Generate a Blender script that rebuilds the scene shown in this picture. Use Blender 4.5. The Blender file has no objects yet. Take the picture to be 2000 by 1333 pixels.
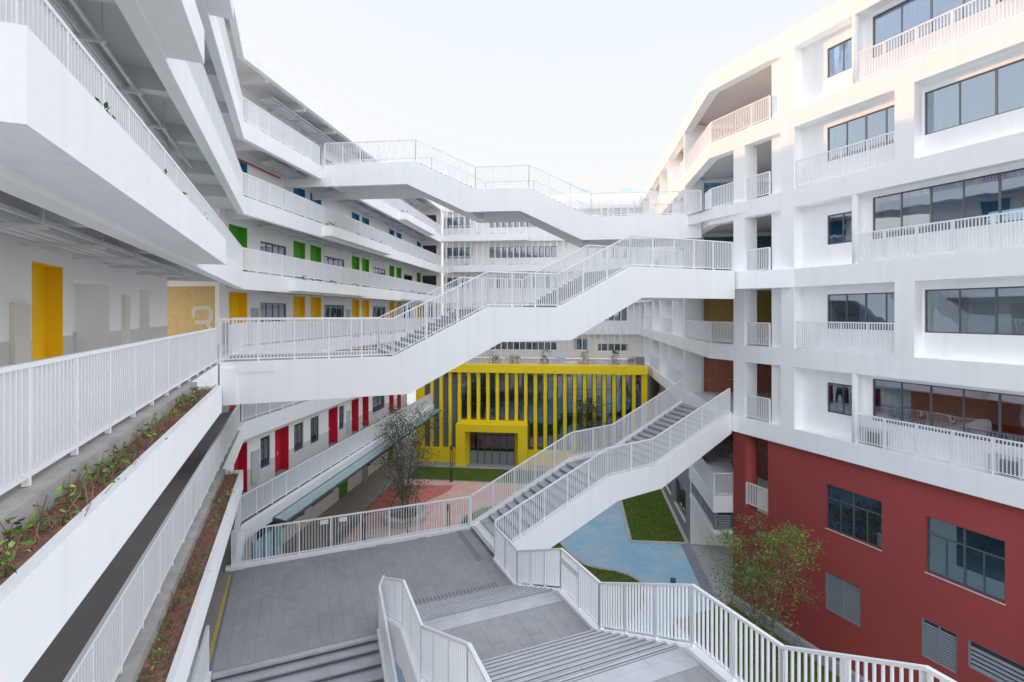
import bpy, bmesh, math, random
from mathutils import Vector, Matrix
random.seed(7)
sc = bpy.context.scene
C = sc.collection
E0 = 15.3                                    # eye height above the courtyard

# ------------------------------------------------------------------ camera, sky, sun
cam = bpy.data.cameras.new('camera'); camo = bpy.data.objects.new('camera', cam); C.objects.link(camo)
camo.location = (0, 0, E0); camo.rotation_euler = (math.pi/2, 0, 0)
cam.sensor_width = 36; cam.lens = 18.0; cam.shift_y = -54.5/2000
cam.clip_start = 0.05; cam.clip_end = 3000
sc.camera = camo
w = bpy.data.worlds.new('World'); sc.world = w; w.use_nodes = True
nt = w.node_tree; bg = nt.nodes['Background']
sky = nt.nodes.new('ShaderNodeTexSky'); sky.sky_type = 'NISHITA'; sky.sun_disc = False
sky.sun_elevation = math.radians(10); sky.sun_rotation = math.radians(310)
sky.dust_density = 2.0; sky.air_density = 1.0; sky.altitude = 50
veil = nt.nodes.new('ShaderNodeMix'); veil.data_type = 'RGBA'; veil.blend_type = 'ADD'   # thin even haze over the clear sky
veil.inputs[0].default_value = 1.0
tcw = nt.nodes.new('ShaderNodeTexCoord'); spw = nt.nodes.new('ShaderNodeSeparateXYZ'); nt.links.new(tcw.outputs['Generated'], spw.inputs[0])
ramp = nt.nodes.new('ShaderNodeValToRGB'); nt.links.new(spw.outputs[2], ramp.inputs[0])      # whiter towards the horizon, bluer overhead
ramp.color_ramp.elements[0].position = 0.12; ramp.color_ramp.elements[0].color = (1.0, 0.94, 0.885, 1)
ramp.color_ramp.elements[1].position = 0.58; ramp.color_ramp.elements[1].color = (0.845, 0.90, 1.0, 1)
gain = nt.nodes.new('ShaderNodeVectorMath'); gain.operation = 'SCALE'; gain.inputs[3].default_value = 6.9
nt.links.new(ramp.outputs[0], gain.inputs[0]); nt.links.new(gain.outputs[0], veil.inputs[7])
soft = nt.nodes.new('ShaderNodeVectorMath'); soft.operation = 'SCALE'; soft.inputs[3].default_value = 0.45
nt.links.new(sky.outputs[0], soft.inputs[0]); nt.links.new(soft.outputs[0], veil.inputs[6]); nt.links.new(veil.outputs[2], bg.inputs[0])
bg.inputs[1].default_value = 0.15
w.cycles.sampling_method = 'MANUAL'; w.cycles.sample_map_resolution = 256
sun = bpy.data.lights.new('sun', 'SUN'); suno = bpy.data.objects.new('sun', sun); C.objects.link(suno)
sun.energy = 1.4; sun.angle = math.radians(0.6); sun.color = (1.0, 0.46, 0.18)
el = math.radians(10.0)
tosun = Vector((-0.766*math.cos(el), 0.643*math.cos(el), math.sin(el)))
suno.rotation_euler = (-tosun).to_track_quat('-Z', 'Y').to_euler()
suno.location = (-60, 50, 60)
vs = sc.view_settings
vs.view_transform = 'Standard'; vs.look = 'None'; vs.gamma = 1; vs.use_curve_mapping = False; vs.exposure = 1.42
sc.render.engine = 'CYCLES'
cy = sc.cycles
cy.max_bounces = 7; cy.diffuse_bounces = 5; cy.glossy_bounces = 4; cy.transparent_max_bounces = 16; cy.transmission_bounces = 4
cy.use_denoising = True; cy.sample_clamp_direct = 0.36; cy.use_adaptive_sampling = True; cy.adaptive_threshold = 0.015; cy.caustics_reflective = False; cy.caustics_refractive = False

# ------------------------------------------------------------------ materials
def nodes(name):
    m = bpy.data.materials.new(name); m.use_nodes = True
    return m, m.node_tree.nodes, m.node_tree.links, m.node_tree.nodes['Principled BSDF']
def N(ns, t, **kw):
    n = ns.new(t)
    for k, v in kw.items(): setattr(n, k, v)
    return n
def rgba(c): return (c[0], c[1], c[2], 1)
class _Pos:
    def __init__(s, n): s.outputs = {'Object': n.outputs['Position']}
def mat(name, col, rough=0.7, var=0.08, vscale=0.6, bump=0.0, bscale=60, spec=0.3, metal=0.0, rnd=0.0, island=0.0, streak=0.0, col2=None, c2scale=0.5, c2amt=0.7):
    m, ns, ln, b = nodes(name)
    tc = _Pos(N(ns, 'ShaderNodeNewGeometry'))
    b.inputs['Roughness'].default_value = rough; b.inputs['Metallic'].default_value = metal
    b.inputs['Specular IOR Level'].default_value = spec
    n1 = N(ns, 'ShaderNodeTexNoise'); n1.inputs['Scale'].default_value = vscale; n1.inputs['Detail'].default_value = 3
    n1.inputs['Roughness'].default_value = 0.65
    ln.new(tc.outputs['Object'], n1.inputs['Vector'])
    mr = N(ns, 'ShaderNodeMapRange'); mr.inputs[1].default_value = 0.25; mr.inputs[2].default_value = 0.75
    mr.inputs[3].default_value = 1-var; mr.inputs[4].default_value = 1+var
    ln.new(n1.outputs['Fac'], mr.inputs[0])
    fac = mr.outputs[0]
    if streak:
        mp = N(ns, 'ShaderNodeMapping'); mp.inputs['Scale'].default_value = (2.2, 2.2, 0.12)
        n3 = N(ns, 'ShaderNodeTexNoise'); n3.inputs['Scale'].default_value = 1.5; n3.inputs['Detail'].default_value = 2
        ln.new(tc.outputs['Object'], mp.inputs[0]); ln.new(mp.outputs[0], n3.inputs['Vector'])
        m3 = N(ns, 'ShaderNodeMapRange'); m3.inputs[1].default_value = 0.52; m3.inputs[2].default_value = 0.8
        m3.inputs[3].default_value = 1; m3.inputs[4].default_value = 1-streak
        ln.new(n3.outputs['Fac'], m3.inputs[0])
        mu = N(ns, 'ShaderNodeMath', operation='MULTIPLY'); ln.new(fac, mu.inputs[0]); ln.new(m3.outputs[0], mu.inputs[1]); fac = mu.outputs[0]
    if rnd or island:
        src = N(ns, 'ShaderNodeObjectInfo').outputs['Random'] if rnd else N(ns, 'ShaderNodeNewGeometry').outputs['Random Per Island']
        r = rnd or island
        m2 = N(ns, 'ShaderNodeMapRange'); m2.inputs[3].default_value = 1-r; m2.inputs[4].default_value = 1+r
        ln.new(src, m2.inputs[0])
        mu = N(ns, 'ShaderNodeMath', operation='MULTIPLY'); ln.new(fac, mu.inputs[0]); ln.new(m2.outputs[0], mu.inputs[1]); fac = mu.outputs[0]
    vm = N(ns, 'ShaderNodeVectorMath', operation='SCALE'); vm.inputs[0].default_value = col
    if col2:
        n4 = N(ns, 'ShaderNodeTexNoise'); n4.inputs['Scale'].default_value = c2scale; n4.inputs['Detail'].default_value = 5; n4.inputs['Roughness'].default_value = 0.7
        ln.new(tc.outputs['Object'], n4.inputs['Vector'])
        m4 = N(ns, 'ShaderNodeMapRange'); m4.inputs[1].default_value = 0.46; m4.inputs[2].default_value = 0.66; m4.inputs[4].default_value = c2amt
        ln.new(n4.outputs['Fac'], m4.inputs[0])
        x4 = N(ns, 'ShaderNodeMix', data_type='RGBA'); ln.new(m4.outputs[0], x4.inputs[0]); x4.inputs[6].default_value = rgba(col); x4.inputs[7].default_value = rgba(col2)
        ln.new(x4.outputs[2], vm.inputs[0])
    ln.new(fac, vm.inputs[3]); ln.new(vm.outputs[0], b.inputs['Base Color'])
    if bump:
        n2 = N(ns, 'ShaderNodeTexNoise'); n2.inputs['Scale'].default_value = bscale; n2.inputs['Detail'].default_value = 1
        ln.new(tc.outputs['Object'], n2.inputs['Vector'])
        bp = N(ns, 'ShaderNodeBump'); bp.inputs['Strength'].default_value = bump; bp.inputs['Distance'].default_value = 0.01
        ln.new(n2.outputs['Fac'], bp.inputs['Height']); ln.new(bp.outputs[0], b.inputs['Normal'])
    return m
def brick_mat(name, c1, c2, c3, cm, scale, rot=0.0, wash=0.0):
    m, ns, ln, b = nodes(name)
    tc = N(ns, 'ShaderNodeTexCoord'); mp = N(ns, 'ShaderNodeMapping'); mp.inputs['Rotation'].default_value = (0, 0, rot)
    ln.new(tc.outputs['Object'], mp.inputs[0])
    br = N(ns, 'ShaderNodeTexBrick'); br.inputs['Scale'].default_value = scale
    br.inputs['Color1'].default_value = rgba(c1); br.inputs['Color2'].default_value = rgba(c2); br.inputs['Mortar'].default_value = rgba(cm)
    br.inputs['Mortar Size'].default_value = 0.012; br.inputs['Bias'].default_value = 0.0; br.inputs['Brick Width'].default_value = 0.5; br.inputs['Row Height'].default_value = 0.25
    ln.new(mp.outputs[0], br.inputs['Vector'])
    n1 = N(ns, 'ShaderNodeTexNoise'); n1.inputs['Scale'].default_value = 0.45; n1.inputs['Detail'].default_value = 8; n1.inputs['Roughness'].default_value = 0.7
    ln.new(tc.outputs['Object'], n1.inputs['Vector'])
    mr = N(ns, 'ShaderNodeMapRange'); mr.inputs[1].default_value = 0.42; mr.inputs[2].default_value = 0.72; mr.inputs[4].default_value = wash
    ln.new(n1.outputs['Fac'], mr.inputs[0])
    mx = N(ns, 'ShaderNodeMix', data_type='RGBA'); ln.new(mr.outputs[0], mx.inputs[0]); ln.new(br.outputs['Color'], mx.inputs[6]); mx.inputs[7].default_value = rgba(c3)
    ln.new(mx.outputs[2], b.inputs['Base Color']); b.inputs['Roughness'].default_value = 0.85; b.inputs['Specular IOR Level'].default_value = 0.2
    bp = N(ns, 'ShaderNodeBump'); bp.inputs['Strength'].default_value = 0.4; bp.inputs['Distance'].default_value = 0.01
    ln.new(br.outputs['Fac'], bp.inputs['Height']); bp.invert = True; ln.new(bp.outputs[0], b.inputs['Normal'])
    return m
def mosaic_mat(name, c1, c2, c3):
    m, ns, ln, b = nodes(name)
    tc = N(ns, 'ShaderNodeTexCoord')
    vo = N(ns, 'ShaderNodeTexVoronoi', distance='CHEBYCHEV'); vo.inputs['Scale'].default_value = 17; vo.inputs['Randomness'].default_value = 0.0
    ln.new(tc.outputs['Object'], vo.inputs['Vector'])
    cr = N(ns, 'ShaderNodeValToRGB'); cr.color_ramp.interpolation = 'CONSTANT'
    cr.color_ramp.elements[0].color = rgba(c1); cr.color_ramp.elements[1].color = rgba(c2); cr.color_ramp.elements[1].position = 0.4
    e = cr.color_ramp.elements.new(0.75); e.color = rgba(c3)
    sp = N(ns, 'ShaderNodeSeparateColor'); ln.new(vo.outputs['Color'], sp.inputs[0]); ln.new(sp.outputs[0], cr.inputs[0])
    ln.new(cr.outputs[0], b.inputs['Base Color']); b.inputs['Roughness'].default_value = 0.4
    return m
def glass_mat(name, tint=(0.55, 0.62, 0.66), f0=0.22, rough=0.0, wav=0.0):
    m, ns, ln, b = nodes(name); ns.remove(b); out = ns['Material Output']
    tr = N(ns, 'ShaderNodeBsdfTransparent'); tr.inputs[0].default_value = rgba(tint)
    gl = N(ns, 'ShaderNodeBsdfGlossy'); gl.inputs['Roughness'].default_value = rough; gl.inputs[0].default_value = (0.86, 0.93, 1, 1)
    fr = N(ns, 'ShaderNodeLayerWeight'); fr.inputs[0].default_value = 0.35
    mr = N(ns, 'ShaderNodeMapRange'); mr.inputs[3].default_value = f0; mr.inputs[4].default_value = 0.95
    ln.new(fr.outputs['Fresnel'], mr.inputs[0])
    if wav:
        tc = N(ns, 'ShaderNodeTexCoord'); n1 = N(ns, 'ShaderNodeTexNoise'); n1.inputs['Scale'].default_value = 1.1; n1.inputs['Detail'].default_value = 1
        ln.new(tc.outputs['Object'], n1.inputs['Vector'])
        bp = N(ns, 'ShaderNodeBump'); bp.inputs['Strength'].default_value = wav; bp.inputs['Distance'].default_value = 0.05
        ln.new(n1.outputs['Fac'], bp.inputs['Height']); ln.new(bp.outputs[0], gl.inputs['Normal'])
    mx = N(ns, 'ShaderNodeMixShader'); ln.new(mr.outputs[0], mx.inputs[0]); ln.new(tr.outputs[0], mx.inputs[1]); ln.new(gl.outputs[0], mx.inputs[2])
    ln.new(mx.outputs[0], out.inputs[0])
    return m
def tape_mat(name):
    m, ns, ln, b = nodes(name)
    tc = N(ns, 'ShaderNodeTexCoord'); mp = N(ns, 'ShaderNodeMapping'); mp.inputs['Rotation'].default_value = (0, 0, math.radians(60))
    wv = N(ns, 'ShaderNodeTexWave'); wv.inputs['Scale'].default_value = 3.2
    ln.new(tc.outputs['Object'], mp.inputs[0]); ln.new(mp.outputs[0], wv.inputs[0])
    cr = N(ns, 'ShaderNodeValToRGB'); cr.color_ramp.interpolation = 'CONSTANT'
    cr.color_ramp.elements[0].color = (0.03, 0.03, 0.03, 1); cr.color_ramp.elements[1].color = (0.75, 0.5, 0.03, 1); cr.color_ramp.elements[1].position = 0.5
    ln.new(wv.outputs['Fac'], cr.inputs[0]); ln.new(cr.outputs[0], b.inputs['Base Color']); b.inputs['Roughness'].default_value = 0.6
    return m
M = {}
M['white'] = mat('white_render', (0.86, 0.86, 0.86), 0.85, 0.035, 0.35, 0.4, 40, 0.2, streak=0.055)
M['wall'] = mat('corridor_paint', (0.84, 0.825, 0.81), 0.8, 0.02, 0.6, 0.0, 50, 0.25)
M['soffit'] = mat('soffit_shade_grey', (0.63, 0.63, 0.63), 0.85, 0.04, 0.4, 0.15, 30, 0.2)  # whitish ceilings greyed down: the shade of undersides is put into the colour
M['dado'] = mat('grey_dado_paint', (0.50, 0.485, 0.475), 0.7, 0.03)
M['metal'] = mat('white_coated_steel', (0.78, 0.79, 0.80), 0.4, 0.02, 1.0, 0, 50, 0.4)
M['frame'] = mat('charcoal_aluminium', (0.055, 0.06, 0.068), 0.4, 0.03, 1, 0, 50, 0.5)
M['glass'] = glass_mat('window_glass', (0.60, 0.68, 0.76), 0.20, 0.0, 0.12)
M['glass_dark'] = glass_mat('tinted_window_glass', (0.34, 0.42, 0.50), 0.17, 0.0, 0.12)
M['glass_deep'] = glass_mat('deep_tinted_glass', (0.36, 0.42, 0.44), 0.06, 0.0, 0.12)
M['canopy_glass'] = glass_mat('canopy_glass', (0.72, 0.88, 0.86), 0.25, 0.05)
def milk(m, col, f):
    ns, ln = m.node_tree.nodes, m.node_tree.links; out = ns['Material Output']; src = out.inputs[0].links[0].from_socket
    d = N(ns, 'ShaderNodeBsdfDiffuse'); d.inputs[0].default_value = rgba(col); mx = N(ns, 'ShaderNodeMixShader'); mx.inputs[0].default_value = f
    ln.new(src, mx.inputs[1]); ln.new(d.outputs[0], mx.inputs[2]); ln.new(mx.outputs[0], out.inputs[0])
milk(M['canopy_glass'], (0.40, 0.54, 0.52), 0.32)
M['yellow'] = mat('yellow_hall_paint', (0.88, 0.65, 0.02), 0.7, 0.03, 0.5, 0.1, 40, 0.25)
M['d3'] = mat('yellow_door_paint', (0.82, 0.50, 0.008), 0.5, 0.02)
M['d4'] = mat('green_door_paint', (0.085, 0.38, 0.028), 0.5, 0.02)
M['d5'] = mat('blue_door_paint', (0.03, 0.22, 0.36), 0.5, 0.02)
M['d6'] = mat('violet_door_paint', (0.18, 0.12, 0.3), 0.5, 0.02)
M['d2'] = mat('orange_door_paint', (0.68, 0.14, 0.015), 0.5, 0.02)
M['d1'] = mat('red_door_paint', (0.45, 0.014, 0.035), 0.5, 0.02)
M['red'] = mat('brick_red_render', (0.215, 0.040, 0.038), 0.85, 0.07, 0.22, 0.25, 40, 0.2, streak=0.05)
M['beige'] = mat('beige_leaf_paint', (0.60, 0.56, 0.50), 0.5, 0.02)
M['grey_metal'] = mat('grey_cabinet_steel', (0.36, 0.38, 0.40), 0.5, 0.03)
M['galv'] = mat('galvanised_steel', (0.60, 0.61, 0.63), 0.5, 0.06, 3, 0, 50, 0.4, 0.3)
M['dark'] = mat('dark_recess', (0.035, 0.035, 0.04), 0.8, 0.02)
M['room'] = mat('room_wall_paint', (0.50, 0.55, 0.62), 0.8, 0.03)
M['room_orange'] = mat('room_orange_paint', (0.55, 0.13, 0.04), 0.8, 0.03)
M['curtain'] = mat('pale_curtain', (0.55, 0.68, 0.74), 0.9, 0.1, 4)
M['curtain_green'] = mat('green_curtain', (0.20, 0.42, 0.36), 0.9, 0.1, 4)
M['paver'] = mat('grey_granite_paver', (0.208, 0.209, 0.211), 0.75, 0.09, 3.5, 0.25, 90, 0.3, rnd=0.02, col2=(0.168, 0.166, 0.165), c2scale=0.55, c2amt=0.7)
M['granite'] = mat('grey_granite_step', (0.30, 0.305, 0.315), 0.7, 0.10, 2.5, 0.2, 90, 0.3, rnd=0.04, col2=(0.235, 0.237, 0.24), c2scale=0.8, c2amt=0.7)
M['joint'] = mat('dark_joint_bed', (0.165, 0.165, 0.167), 0.9, 0.1, 3)
M['strip'] = mat('dark_nosing', (0.10, 0.105, 0.11), 0.8, 0.1, 3)
M['floor_dark'] = mat('taupe_corridor_floor', (0.17, 0.16, 0.155), 0.7, 0.08, 1.5, 0.1, 60, 0.3)
M['concrete'] = mat('bare_concrete', (0.36, 0.35, 0.34), 0.85, 0.15, 2.0, 0.3, 40, 0.2)
M['kerb'] = mat('weathered_kerb', (0.25, 0.235, 0.222), 0.9, 0.2, 2.5, 0.3, 40, 0.2)
M['soil'] = mat('dry_soil', (0.16, 0.085, 0.058), 0.95, 0.45, 9.0, 1.0, 30, 0.1)
M['louvre'] = mat('grey_louvre_metal', (0.15, 0.165, 0.185), 0.55, 0.05)
M['cladding'] = mat('grey_panel_cladding', (0.20, 0.215, 0.235), 0.6, 0.05, 1, 0, 50, 0.3)
M['path'] = mat('warm_grey_paving', (0.30, 0.275, 0.25), 0.85, 0.12, 1.0, 0.2, 60, 0.2)
M['ground'] = mat('courtyard_concrete', (0.29, 0.285, 0.275), 0.9, 0.12, 0.8, 0.2, 30, 0.2)
M['grass'] = mat('lawn', (0.060, 0.105, 0.016), 0.95, 0.35, 2.2, 0.8, 60, 0.1, col2=(0.10, 0.085, 0.03), c2scale=0.6, c2amt=0.8)
M['blade'] = mat('grass_blade', (0.065, 0.115, 0.016), 0.9, 0.25, 1.5, 0, 50, 0.1, island=0.4, col2=(0.115, 0.095, 0.035), c2scale=0.6, c2amt=0.8)
M['pink'] = brick_mat('pink_brick_paving', (0.52, 0.26, 0.21), (0.63, 0.41, 0.35), (0.64, 0.47, 0.42), (0.42, 0.29, 0.26), 3.2, math.radians(40), 0.8)
M['rose'] = brick_mat('rose_brick_paving', (0.38, 0.085, 0.07), (0.48, 0.15, 0.12), (0.5, 0.22, 0.19), (0.27, 0.12, 0.1), 3.2, math.radians(40), 0.4)
M['pale'] = brick_mat('pale_brick_paving', (0.55, 0.34, 0.31), (0.62, 0.5, 0.48), (0.6, 0.52, 0.52), (0.4, 0.3, 0.28), 3.2, math.radians(40), 0.5)
M['blue'] = brick_mat('blue_brick_paving', (0.17, 0.34, 0.48), (0.27, 0.44, 0.56), (0.46, 0.54, 0.55), (0.24, 0.33, 0.39), 3.2, math.radians(25), 0.85)
M['edge'] = brick_mat('dark_sett_strip', (0.15, 0.16, 0.185), (0.2, 0.21, 0.235), (0.24, 0.25, 0.27), (0.09, 0.095, 0.1), 4.5, math.radians(7), 0.4)
M['m6'] = mosaic_mat('pink_mosaic', (0.55, 0.26, 0.2), (0.66, 0.42, 0.36), (0.45, 0.2, 0.15))
M['m5'] = mosaic_mat('blue_mosaic', (0.10, 0.30, 0.42), (0.16, 0.42, 0.52), (0.05, 0.2, 0.36))
M['m4'] = mosaic_mat('green_mosaic', (0.05, 0.16, 0.11), (0.09, 0.24, 0.16), (0.03, 0.10, 0.07))
M['m3'] = mosaic_mat('ochre_mosaic', (0.44, 0.30, 0.085), (0.48, 0.345, 0.13), (0.41, 0.27, 0.065))
M['m2'] = mosaic_mat('rust_mosaic', (0.42, 0.155, 0.09), (0.47, 0.20, 0.125), (0.38, 0.125, 0.075))
M['m1'] = mosaic_mat('brown_mosaic', (0.19, 0.055, 0.035), (0.26, 0.10, 0.07), (0.13, 0.035, 0.02))
M['digit'] = mat('pale_lettering', (0.62, 0.58, 0.50), 0.6, 0.02)
M['leaf'] = mat('green_leaves', (0.075, 0.14, 0.03), 0.8, 0.25, 2, 0, 50, 0.12, island=0.55)
M['leaf_dark'] = mat('olive_leaves', (0.085, 0.105, 0.055), 0.8, 0.25, 2, 0, 50, 0.12, island=0.5)
M['leaf_lime'] = mat('yellow_green_leaves', (0.10, 0.145, 0.035), 0.8, 0.45, 1.2, 0, 50, 0.12, island=0.45)
M['leaf_bright'] = mat('fresh_leaves', (0.13, 0.24, 0.05), 0.8, 0.25, 2, 0, 50, 0.12, island=0.5)
M['flower'] = mat('magenta_bracts', (0.50, 0.03, 0.22), 0.6, 0.1)
M['stem'] = mat('dry_stems', (0.19, 0.11, 0.075), 0.9, 0.3, 5, island=0.3)
M['bark'] = mat('grey_brown_bark', (0.11, 0.085, 0.065), 0.9, 0.3, 6, 0.5, 40)
M['bamboo'] = mat('green_prop_pole', (0.10, 0.16, 0.10), 0.7, 0.2, 3)
M['tape'] = tape_mat('hazard_tape')
M['wood'] = mat('desk_wood', (0.55, 0.30, 0.10), 0.5, 0.1, 3)
M['lamp'] = mat('charcoal_lamp_metal', (0.04, 0.043, 0.05), 0.45, 0.05)
M['rust'] = mat('terracotta_pot', (0.30, 0.13, 0.07), 0.8, 0.1)
M['blue_tank'] = mat('blue_roof_tank', (0.35, 0.48, 0.55), 0.5, 0.05)
M['mark_y'] = mat('yellow_floor_paint', (0.7, 0.5, 0.05), 0.7, 0.05); M['mark_r'] = mat('coral_floor_paint', (0.65, 0.2, 0.1), 0.7, 0.05)
M['mark_b'] = mat('sky_floor_paint', (0.2, 0.4, 0.55), 0.7, 0.05); M['mark_w'] = mat('white_floor_paint', (0.7, 0.7, 0.7), 0.7, 0.05)
M['deck'] = mat('terrace_paving', (0.24, 0.235, 0.23), 0.8, 0.1, 1.5, 0.1)
M['red_pipe'] = mat('red_pipe_paint', (0.35, 0.03, 0.02), 0.5, 0.05)
M['cloth'] = mat('navy_uniform', (0.02, 0.025, 0.06), 0.9, 0.1)
M['skin'] = mat('skin', (0.5, 0.3, 0.2), 0.6, 0.05)

# ------------------------------------------------------------------ frames: n = depth axis, s = lateral axis
class Frame:
    def __init__(f, n, s): f.n = Vector((n[0], n[1], 0)); f.s = Vector((s[0], s[1], 0)); f.ang = math.atan2(s[1], s[0])
    def p(f, d, l, z): v = f.n*d + f.s*l; return (v.x, v.y, z)
    def on(f, d, px, py=None):
        t = (px-1000)/1000; Y = d/(f.n.x*t+f.n.y); l = (f.s.x*t+f.s.y)*Y
        return l if py is None else (l, E0+(612-py)/1000*Y)
    def zz(f, d, px, py): return f.on(d, px, py)[1]
sb, cb = math.sin(math.radians(23)), math.cos(math.radians(23))
sa, ca = math.sin(math.radians(7)), math.cos(math.radians(7))
B = Frame((cb, sb), (-sb, cb))           # near wings: d across the court, l along the wing
A = Frame((ca, -sa), (sa, ca))           # far wings
K = Frame((sa, ca), (ca, -sa))           # rear facades: d depth, l across
D = Frame((-sb, cb), (cb, sb))           # spans across the near court
def gp(px, py, z=0.0):
    Y = (E0-z)/((py-612)/1000); return ((px-1000)/1000*Y, Y)
def xing(dB, dA):                         # where a near-wing line meets a far-wing line
    det = B.n.x*A.n.y - B.n.y*A.n.x
    return ((dB*A.n.y - B.n.y*dA)/det, (B.n.x*dA - dB*A.n.x)/det)

# ------------------------------------------------------------------ mesh and object helpers
class MB:
    def __init__(m): m.v = []; m.f = []
    def hexa(m, q):                       # 8 points: bottom 0-3, top 4-7
        k = len(m.v); m.v += [tuple(x) for x in q]
        m.f += [(k, k+3, k+2, k+1), (k+4, k+5, k+6, k+7), (k, k+1, k+5, k+4), (k+1, k+2, k+6, k+5), (k+2, k+3, k+7, k+6), (k+3, k, k+4, k+7)]
        return m
    def box(m, F, d0, d1, l0, l1, z0, z1):
        return m.hexa([F.p(d0, l0, z0), F.p(d1, l0, z0), F.p(d1, l1, z0), F.p(d0, l1, z0), F.p(d0, l0, z1), F.p(d1, l0, z1), F.p(d1, l1, z1), F.p(d0, l1, z1)])
    def prism(m, pts, z0, z1):
        n = len(pts); k = len(m.v)
        m.v += [(p[0], p[1], z0) for p in pts] + [(p[0], p[1], z1) for p in pts]
        m.f += [tuple(range(k, k+n))[::-1], tuple(range(k+n, k+2*n))] + [(k+i, k+(i+1) % n, k+n+(i+1) % n, k+n+i) for i in range(n)]
        return m
    def sheet(m, pts, z):
        k = len(m.v); m.v += [(p[0], p[1], z) for p in pts]; m.f.append(tuple(range(k, k+len(pts)))); return m
    def bar(m, a, b, wd, ht):             # horizontal or sloping bar with upright ends; a, b are its bottom centre line
        a, b = Vector(a), Vector(b); d = b-a; h = Vector((d.x, d.y, 0))
        n = Vector((-h.y, h.x, 0)).normalized()*wd/2 if h.length > 1e-6 else Vector((wd/2, 0, 0)); u = Vector((0, 0, ht))
        return m.hexa([a-n, a+n, b+n, b-n, a-n+u, a+n+u, b+n+u, b-n+u])
    def tube(m, a, b, r0, r1=None, seg=8):
        a, b = Vector(a), Vector(b); r1 = r0 if r1 is None else r1
        d = (b-a).normalized(); x = d.orthogonal().normalized(); y = d.cross(x); k = len(m.v)
        for q, r in ((a, r0), (b, r1)):
            for i in range(seg):
                t = 2*math.pi*i/seg; m.v.append(tuple(q+x*r*math.cos(t)+y*r*math.sin(t)))
        m.f += [(k+i, k+(i+1) % seg, k+seg+(i+1) % seg, k+seg+i) for i in range(seg)]
        m.f += [tuple(range(k, k+seg))[::-1], tuple(range(k+seg, k+2*seg))]
        return m
    def profile(m, F, top, bot, d0, d1):  # vertical girder: polylines (l, z); d0, d1 numbers or functions of l
        g0 = d0 if callable(d0) else (lambda l: d0); g1 = d1 if callable(d1) else (lambda l: d1)
        for i in range(len(top)-1):
            (a, za), (b, zb) = top[i], top[i+1]; (c, zc), (e, ze) = bot[i], bot[i+1]
            m.hexa([F.p(g0(c), c, zc), F.p(g1(c), c, zc), F.p(g1(e), e, ze), F.p(g0(e), e, ze), F.p(g0(a), a, za), F.p(g1(a), a, za), F.p(g1(b), b, zb), F.p(g0(b), b, zb)])
        return m
    def bent(m, o, i, z0, z1, un, vf):    # strip that follows the wing round its bend: o, i = (near line, far line)
        P = [B.p(o[0], un, 0)[:2], xing(*o), A.p(o[1], vf, 0)[:2]]; Q = [B.p(i[0], un, 0)[:2], xing(*i), A.p(i[1], vf, 0)[:2]]
        for k in (0, 1):
            a, b, c, d = P[k], P[k+1], Q[k+1], Q[k]
            m.hexa([(x[0], x[1], z0) for x in (a, b, c, d)] + [(x[0], x[1], z1) for x in (a, b, c, d)])
        return m
    def wall(m, F, d0, d1, l0, l1, z0, z1, ops):   # wall pierced by rectangular openings (l0, l1, z0, z1), one per span
        x = l0
        for (a, b, c, e) in sorted(ops):
            a, b = max(a, l0), min(b, l1)
            if b <= x: continue
            if a > x: m.box(F, d0, d1, x, a, z0, z1)
            if c > z0+1e-3: m.box(F, d0, d1, a, b, z0, min(c, z1))
            if e < z1-1e-3: m.box(F, d0, d1, a, b, max(e, z0), z1)
            x = b
        if x < l1: m.box(F, d0, d1, x, l1, z0, z1)
        return m
    def pieces(m, name, material, F, d0, d1, l0, l1, z0, z1, ops, parent):   # the same wall, each stretch a piece of its own
        x = l0
        for (a, b, c, e) in sorted(ops)+[(l1, l1, z1, z1)]:
            a, b = max(a, l0), min(b, l1)
            if b < x: continue
            if a > x+0.01: pbox(name, material, F, d0, d1, x, a, z0, z1, parent)
            if b > a+0.01 and c > z0+1e-3: pbox(name, material, F, d0, d1, a, b, z0, min(c, z1), parent)
            x = b
    def build(m, name, material, parent=None, smooth=False):
        me = bpy.data.meshes.new(name); me.from_pydata(m.v, [], m.f)
        bm = bmesh.new(); bm.from_mesh(me)
        if len(m.f) < 60000: bmesh.ops.recalc_face_normals(bm, faces=bm.faces)
        bm.to_mesh(me); bm.free()
        me.materials.append(M[material] if isinstance(material, str) else material)
        if smooth: me.shade_smooth()
        return link(name, me, parent)
def link(name, data, parent=None):
    o = bpy.data.objects.new(name, data); C.objects.link(o)
    if parent is not None:
        o.parent = parent; o.matrix_parent_inverse = Matrix.Translation(-Vector(parent['_w'])) if '_w' in parent else Matrix()
    return o
def thing(name, label, cat, loc=(0, 0, 0), group=None):
    o = bpy.data.objects.new(name, None); C.objects.link(o); o.location = loc; o.empty_display_size = 0.3
    o['_w'] = tuple(loc); tag(o, label, cat, group); return o
def tag(o, label, cat, group=None, kind=None):
    o['label'] = label; o['category'] = cat
    if group: o['group'] = group
    if kind: o['kind'] = kind
    return o
def struct(o): o['kind'] = 'structure'; return o
def stuff(o): o['kind'] = 'stuff'; return o
_unit = {}
def unit(material):                       # shared one-metre block, scaled per piece
    if material not in _unit:
        m = MB(); m.hexa([(-.5, -.5, -.5), (.5, -.5, -.5), (.5, .5, -.5), (-.5, .5, -.5), (-.5, -.5, .5), (.5, -.5, .5), (.5, .5, .5), (-.5, .5, .5)])
        me = bpy.data.meshes.new('block_'+material); me.from_pydata(m.v, [], m.f); me.materials.append(M[material]); _unit[material] = me
    return _unit[material]
def piece(name, material, centre, ang, scale, parent):
    o = link(name, unit(material), parent); o.location = centre; o.rotation_euler = (0, 0, ang); o.scale = scale; return o
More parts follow.
